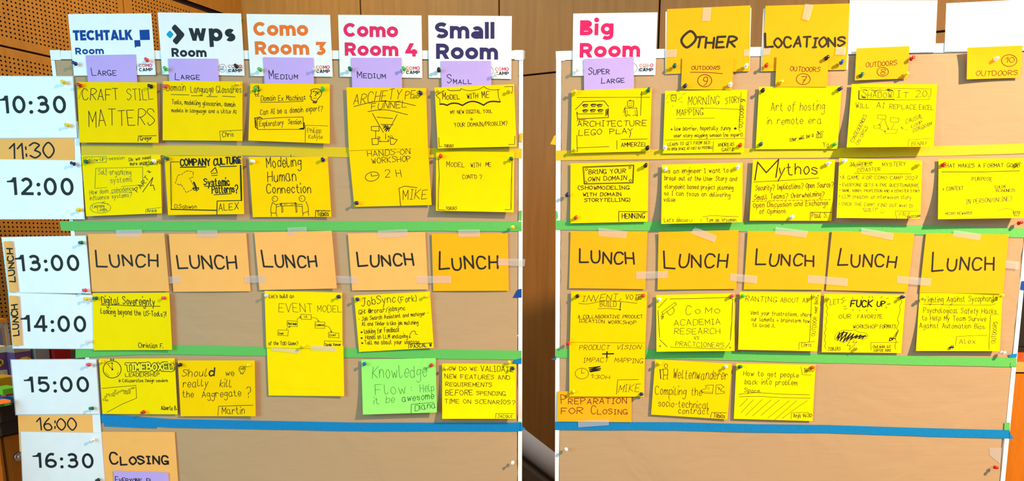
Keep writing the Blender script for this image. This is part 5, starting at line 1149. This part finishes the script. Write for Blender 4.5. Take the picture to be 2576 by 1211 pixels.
for a in [
    (1453, 177, 'clear', 'on the outdoor board sign with the pink heading'), (1630, 166, 'clear', 'over the small logo of the pink headed sign on the outdoor board'),
    (1696, 168, 'dark green', 'at the lower corner of the OTHER card'), (1876, 168, 'white', 'at the lower corner of the OTHER card'),
    (1722, 218, 'navy', 'in the lower corner of the circled 9 label'), (1836, 215, 'white', 'in the lower corner of the label with the circled nine'),
    (1927, 166, 'orange-red', 'at the lower corner of the LOCATIONS card'), (2115, 159, 'blue', 'at the lower corner of the LOCATIONS card'), (2078, 147, 'black', 'above the OUTDOORS label on the LOCATIONS card'),
    (1963, 208, 'yellow', 'in the lower corner of the label with the circled seven'),
    (1918, 229, 'black', 'in the upper corner of the art of hosting note'), (2111, 225, 'navy', 'in the upper corner of the art of hosting note'), (1913, 364, 'dark green', 'in the lower corner of the art of hosting note'), (2098, 364, 'light green', 'in the lower corner of the art of hosting note'),
    (2165, 191, 'dark green', 'in the lower corner of the label with the circled eight'), (2291, 149, 'red', 'beside the edge of the label with the circled eight'), (2277, 189, 'yellow', 'in the lower corner of the label with the circled eight'),
    (2504, 149, 'clear', 'beside the circled ten'),
    (1447, 234, 'yellow', 'in the upper corner of the brick sketch note'), (1630, 229, 'dark green', 'in the upper corner of the brick sketch note'), (1446, 378, 'yellow', 'in the lower corner of the brick sketch note'), (1628, 374, 'black', 'in the lower corner of the brick sketch note'),
    (1672, 373, 'white', 'in the lower corner of the morning story note'), (1861, 367, 'orange-red', 'in the lower corner of the morning story note'),
    (1623, 418, 'black', 'in the upper corner of the BRING YOUR OWN DOMAIN note'), (1448, 549, 'orange-red', 'in the lower corner of the BRING YOUR OWN DOMAIN note'), (1426, 492, 'navy', 'in bare brown paper beside the BRING YOUR OWN DOMAIN note'),
    (1673, 427, 'white', 'at the first word of the As an engineer note'), (1854, 422, 'white', 'in the wordless upper corner of the As an engineer note'),
    (2082, 413, 'white', 'in the upper corner of the Mythos note'), (1990, 547, 'white', 'at the lower edge of the Mythos note'),
    (2122, 406, 'white', 'in the upper corner of the mystery game note'), (2309, 416, 'yellow', 'in the upper corner of the mystery game note'),
    (2371, 416, 'red', 'at the heading of the format note'), (2562, 412, 'yellow', 'at the end of the heading of the format note'), (2562, 562, 'red', 'in brown paper just above the topmost green line at its outer end'),
    (1452, 746, 'black', 'in the upper corner of the INVENT poster'), (1617, 745, 'orange-red', 'in the upper corner of the INVENT poster'), (1429, 865, 'red', 'in bare brown paper beside the INVENT poster'),
    (1443, 986, 'yellow', 'in the lower corner of the vision and impact mapping sheet'), (1613, 992, 'navy', 'in the lower corner of the vision and impact mapping sheet'),
    (1658, 755, 'white', 'in the upper corner of the ACADEMIA note'), (1840, 746, 'pink-red', 'in the upper corner of the ACADEMIA note'),
    (1868, 745, 'light green', 'in the upper corner of the RANTING note'), (2048, 746, 'yellow', 'in the upper corner of the RANTING note'),
    (2268, 748, 'navy', 'in the upper corner of the storm cloud note'), (2083, 752, 'yellow', 'in the upper corner of the storm cloud note'), (2154, 877, 'yellow', 'at the lower edge of the storm cloud note'),
    (2321, 752, 'yellow', 'at the first word of the Sycophants note'), (2517, 745, 'yellow', 'in the outer upper corner of the Sycophants note'), (2389, 875, 'navy', 'at the lower edge of the Sycophants note'),
    (2520, 888, 'white', 'in brown paper above the outer end of the lower green line'),
    (1658, 915, 'yellow', 'in the upper corner of the walking figure note'), (1826, 923, 'white', 'in the upper corner of the walking figure note'),
    (1860, 924, 'dark green', 'in the upper corner of the problem space note'), (2041, 926, 'orange-red', 'over the time in the corner of the problem space note'),
    (2502, 1176, 'red', 'in brown paper below the blue line at its outer end'), (1424, 1131, 'white', 'in bare brown paper below the PREPARATION label')]: pin(*a, b=RB)

# ------------------------------------------------------------------ counter along the perforated wall, with stationery
DT = 0.85
cp_ = Plane(P0 + WB * DT, WB).at(0, 1019); ZC = cp_.z
BLK = mat('counter_black', (44, 42, 40), 0.5, 0.08, 30); OWD = wood('cabinet_veneer', (176, 108, 30), (9, 9, 0.6), 0.85)
def lbox(mb, s0, s1, d0, d1, z0, z1, m=0):
    mb.hexa([on_left(s1, z0, d1), on_left(s0, z0, d1), on_left(s0, z1, d1), on_left(s1, z1, d1), on_left(s1, z0, d0), on_left(s0, z0, d0), on_left(s0, z1, d0), on_left(s1, z1, d0)], m)
def sc_(px, py, z=None):
    """wall coordinates (s, d) of a pixel on a level z (the counter top)"""
    z = ZC if z is None else z; r = ray(px, py); p = CAM + r * ((z - CAM.z) / r.z); q = p - CORNER; q.z = 0
    return -q.dot(WL), q.dot(WB)
kroot = empty('counter_cabinet', on_left(1.3, 0, 0.2), 'wooden cabinet with a thick black countertop under the perforated wall', 'cabinet')
def kid(nm, m, *bx, par=None, **k):
    mb = MB(); lbox(mb, *bx); return mb.build(nm, m, kroot, kroot.location)[0]
S0, S1 = 0.25, 2.5
kid('countertop', BLK, S0, S1, 0.016, DT, ZC - .05, ZC); kid('apron', BLK, S0, S1, 0.03, DT - .012, ZC - .092, ZC - .051)
kid('body', OWD, S0 + .01, S1 - .01, 0.03, DT - .05, 0.0, ZC - .093)
sd = (lambda px, py: (Vector((CORNER.x, CORNER.y, 0)) - Vector((lambda p: (p.x, p.y, 0))(Plane(P0 + WB * (DT - .03), WB).at(px, py)))).dot(WL))(8, 1120)
dk = kid('door', OWD, S0 + .02, sd - .004, DT - .048, DT - .03, 0.06, ZC - .1); kid('door', OWD, sd + .004, S1 - .02, DT - .048, DT - .03, 0.06, ZC - .1)
pk = Plane(P0 + WB * (DT - .03), WB).at(46, 1150)
mb = MB(); qk = Vector((0, 0, 1)).rotation_difference(WB)
mb.lathe([(0.003, -.001), (0.014, 0), (0.014, 0.006), (0.010, 0.008), (0.009, 0.006), (0.0085, 0.012), (0.002, 0.013)], 18, M=lambda p: pk + qk @ p)
mb.build('lock', STEEL, dk, kroot.location, True)

def item(nm, label, cat, m, pxl, pxr, pyb, h, depth, z=None, group='stationery on the black counter', parent=None):
    a = sc_(pxl, pyb, z); b_ = sc_(pxr, pyb, z); z0 = ZC if z is None else z
    d = b_[1]; pl_ = Plane(P0 + WB * d, WB).at(pxl, pyb); pl_ = pl_ - CORNER; pl_.z = 0; a = (-pl_.dot(WL), d)
    mb = MB(); lbox(mb, b_[0], a[0], d - depth, d, z0, z0 + h)
    o, org = mb.build(nm, m); tag(o, label, cat, group)
    return o, org, (b_[0], a[0], d, z0, z0 + h)
VIO = mat('carton_violet', (122, 74, 118), 0.6, 0.05, 40); CRM = mat('carton_cream', (226, 214, 170), 0.7, 0.04, 40); GRY = mat('carton_grey', (150, 140, 132), 0.7, 0.05, 30)
RED = mat('folder_red', (170, 20, 20), 0.5, 0.05, 30); YBX = mat('tray_yellow', (214, 158, 24), 0.5, 0.05, 30); ORB = mat('lid_orange', (236, 138, 40), 0.5, 0.04, 30)
NGR = mat('notes_green', (110, 196, 40), 0.7, 0.12, 300, stretch=(1, 1, 20)); NPK = mat('notes_pink', (236, 84, 112), 0.7, 0.1, 300, stretch=(1, 1, 20)); NBL = mat('notes_blue', (36, 124, 180), 0.7, 0.1, 300, stretch=(1, 1, 20))
NOR = mat('notes_orange', (240, 120, 40), 0.7, 0.1, 300, stretch=(1, 1, 20)); NDG = mat('notes_dark_green', (60, 150, 70), 0.7, 0.1, 300, stretch=(1, 1, 20))
item('yellow_tray', 'low yellow tray behind the coloured sticky notes on the black counter', 'tray', YBX, -160, 44, 974, .035, .07)
def carton(label, pxl, pxr, pyb, h, top):
    o, org, (s0, s1, d, z0, z1) = item('notes_carton', label, 'carton', VIO, pxl, pxr, pyb, h, .055)
    mb = MB(); lbox(mb, s0 - .0005, s1 + .0005, d - .055, d + .0008, z1, z1 + .02); mb.build('cream_top', top, o, org)
    # yellow blob with the dark writing, and small print squares
    cx, cz = (s0 + s1) / 2 - .004, z0 + h * .62
    V = []; F = []
    for k in range(16):
        a = k * math.pi / 8; r = 1 + .12 * (k % 2); V.append(on_left(cx - .021 * r * math.cos(a), cz + .0135 * r * math.sin(a), d + .0010))
    F.append(tuple(range(16)))
    mesh_obj('emblem', V, F, [mat('emblem_yellow', (244, 200, 30), .6)], None, o, org)
    def wr(txt, x0, zz, wd_, hh, w, dd, colr, nm):
        tot = 0; seq = []
        for ch in txt: g, st = GL[ch]; seq.append((tot, st)); tot += g + 1.3
        V = []; F = []; sx = wd_ / (tot - 1.3)
        for gx, st in seq:
            for sm, pts in st:
                q = [((gx + p[0]) * sx * 1000, p[1] * hh / 6 * 1000) for p in pts]
                if sm: q = catmull(q)
                v2, f2 = ribbon(q, w * 1000); b0 = len(V)
                V += [on_left(x0 - x / 1000, zz + y / 1000, dd) for x, y in v2]; F += [tuple(b0 + i for i in f) for f in f2]
        mesh_obj(nm, V, F, [ink(colr)], None, o, org)
    wr('Post-it', cx + .016, cz - .005, .032, .010, .0022, d + .0014, (40, 20, 20), 'lettering')
    mb = MB(); lbox(mb, cx - .03, cx + .012, d, d + .001, z0 + .006, z0 + h * .3); mb.build('print_panel', CRM, o, org)
    return wr, (s0, s1, d, z0, z1)
carton('violet sticky note carton with cream top, nearest the edge of the view', -46, 30, 947, .083, CRM)
carton('violet sticky note carton partly hidden behind the 14:00 and 15:00 time cards', 43, 84, 944, .083, mat('carton_beige', (186, 158, 136), .7, .1, 60))
item('grey_carton', 'grey carton showing between the 14:00 and 15:00 cards', 'carton', GRY, 95, 130, 938, .11, .04)
item('red_folder_stack', 'red folders showing beside the green tape between the time cards', 'folders', RED, 142, 182, 932, .09, .06)
item('yellow_folder', 'yellow folder edge under the red folders between the time cards', 'folder', YBX, 140, 192, 945, .055, .03)
# clear box of coloured page markers
o, org, (s0, s1, d, z0, z1) = item('marker_box', 'clear box of coloured page markers with an orange lid beside the 14:00 card', 'box', film('clear_box', (220, 226, 226), .25), -40, 34, 926, .165, .05)
mb = MB(); lbox(mb, s0, s1, d - .05, d + .001, z1, z1 + .012); mb.build('lid', ORB, o, org)
for k in range(11):
    c = [(232, 196, 60), (226, 92, 60), (70, 60, 140), (220, 60, 110), (240, 150, 60), (60, 60, 130), (150, 196, 70), (40, 120, 160)][k % 8]
    a = s0 + (s1 - s0) * (k + .15) / 11; b_ = s0 + (s1 - s0) * (k + .85) / 11
    mb = MB(); lbox(mb, a, b_, d - .03, d - .012, z0 + .03, z1 - .012 - .01 * (k % 3)); mb.build('marker', mat('marker_%d' % (k % 8), c, .5, .05, 40), o, org)
mb = MB(); lbox(mb, s0, s1, d, d + .0012, z0 + .026, z0 + .055); mb.build('blue_band', mat('band_blue', (24, 110, 170), .5), o, org)
# sticky note stacks
def stack(label, m, pxl, pxr, pyb, layers, th=.009, depth=.06, z=None):
    z0 = ZC if z is None else z
    for i in range(layers):
        j = RP.uniform(-3, 3)
        item('sticky_note_pad', label[i] if isinstance(label, list) else label, 'sticky notes', m, pxl + j, pxr + j, pyb, th, depth, z0 + i * (th + .0002), 'sticky note pads on the black counter')
stack(['green sticky note pad, lowest of the green pile', 'green sticky note pad, middle of the green pile', 'green sticky note pad, top of the green pile'], NGR, 6, 50, 987, 3, .015)
stack('thick pink sticky note pad in front of the green pile', NPK, 16, 52, 1002, 1, .026, .05)
stack('pink sticky note pad lying at the very edge of the view', NPK, -40, 14, 1004, 1, .02, .05)
stack('blue sticky note pad in front of the pink pads', NBL, 16, 60, 1009, 1, .014, .04)
stack(['dark green paper slip pile, bottom layer at the counter edge', 'dark green paper slip pile, upper layer at the counter edge'], NDG, -60, 28, 1019, 2, .006, .035)
stack(['orange paper slip pile, lower layer over the green slips', 'orange paper slip pile, upper layer over the green slips'], NOR, -60, 30, 1013, 2, .007, .03, ZC + .0126)

# ------------------------------------------------------------------ sideboard past the outer edge of the outdoor board
Ys = 2.2
pa = atY(2490, 912, Ys); pb = atY(2700, 912, Ys); zt = pa.z
sroot = empty('sideboard', ((pa.x + pb.x) / 2, Ys + .15, 0), 'orange-brown wooden sideboard with pale top edge beyond the outdoor board', 'sideboard')
def sk(nm, m, y0, y1, z0, z1, x0=None, x1=None):
    mb = MB(); mb.box(pa.x if x0 is None else x0, pb.x if x1 is None else x1, y0, y1, z0, z1); mb.build(nm, m, sroot, sroot.location)
PALE = wood('pale_edge', (214, 164, 84), (1, 8, 8), .85); OR2 = wood('orange_veneer', (196, 112, 10), (8, 8, .7), .86)
sk('top', PALE, Ys, Ys + .2, zt - .03, zt); sk('body', OR2, Ys + .02, Ys + .2, 0.0, zt - .0305); sk('door', OR2, Ys + .004, Ys + .0195, .05, zt - .036)
mb = MB(); mb.box(pa.x + .02, pb.x - .02, Ys + .01, Ys + .19, zt, zt + .026)
o, _ = mb.build('orange_binder', mat('binder_orange', (226, 84, 24), .5, .05, 30)); tag(o, 'flat orange binder lying on the wooden sideboard', 'binder', None)
mb = MB(); mb.box(pa.x + .03, pb.x - .03, Ys + .03, Ys + .18, zt + .0262, zt + .2)
mb.box(pa.x + .045, pb.x - .045, Ys + .026, Ys + .03, zt + .045, zt + .185)
o, _ = mb.build('dark_case', mat('case_dark', (34, 26, 20), .5, .08, 30)); tag(o, 'dark brown case standing on the orange binder beside the outdoor board', 'case', None)

# ------------------------------------------------------------------ paper roll and dark case leaning in the gap
Yr = 2.45
p1 = atY(1312, 1110, Yr); p2 = atY(1394, 1173, Yr); dr = (p2 - p1).normalized(); rr = .0385
low = p1 + dr * ((p1.z - rr) / -dr.z); hi = p1 - dr * .42
ln = (hi - low).length; q = Vector((0, 0, 1)).rotation_difference((hi - low).normalized())
mb = MB(); mb.lathe([(rr, 0), (rr, ln)], 40, M=lambda p: low + q @ p)
o, _ = mb.build('paper_roll', mat('roll_white', (214, 218, 228), .5, .02, 30), smooth=False); tag(o, 'white paper roll leaning diagonally in the gap between the boards', 'paper roll')
for f in o.data.polygons: f.use_smooth = len(f.vertices) == 4
up = Vector((-dr.z, 0, dr.x)); up = up if up.z > 0 else -up
base_ = p1 - up * (rr + .004)
def cb(a, h, y): return base_ + dr * a + up * (-h) + Vector((0, y, 0))
amax = (base_.z - .5 * up.z) / -dr.z - 0.001
mb = MB(); h_ = .5
mb.hexa([cb(-.3, h_, -.1), cb(amax, h_, -.1), cb(amax, 0, -.1), cb(-.3, 0, -.1), cb(-.3, h_, .12), cb(amax, h_, .12), cb(amax, 0, .12), cb(-.3, 0, .12)])
CASE = mat('case_grey', (92, 82, 72), .45, .06, 20)
o, org = mb.build('presentation_case', CASE); tag(o, 'dark grey flat case leaning under the white paper roll in the gap', 'case')
V = []; F = []
tot = 0; seq = []
for ch in 'PLACE': g, st = GL[ch]; seq.append((tot, st)); tot += g + 1.6
for gx, st in seq:
    for sm, pts in st:
        q2 = [((gx + p[0]) * 2.1, p[1] * 2.0) for p in pts]
        if sm: q2 = catmull(q2)
        v2, f2 = ribbon(q2, 1.3); b0 = len(V)
        for x, y in v2: V.append(cb(.085 - x / 1000, .036 + y / 1000, -.1006))
        F += [tuple(b0 + i for i in f) for f in f2]
mesh_obj('lettering', V, F, [ink((52, 44, 38))], None, o, org)
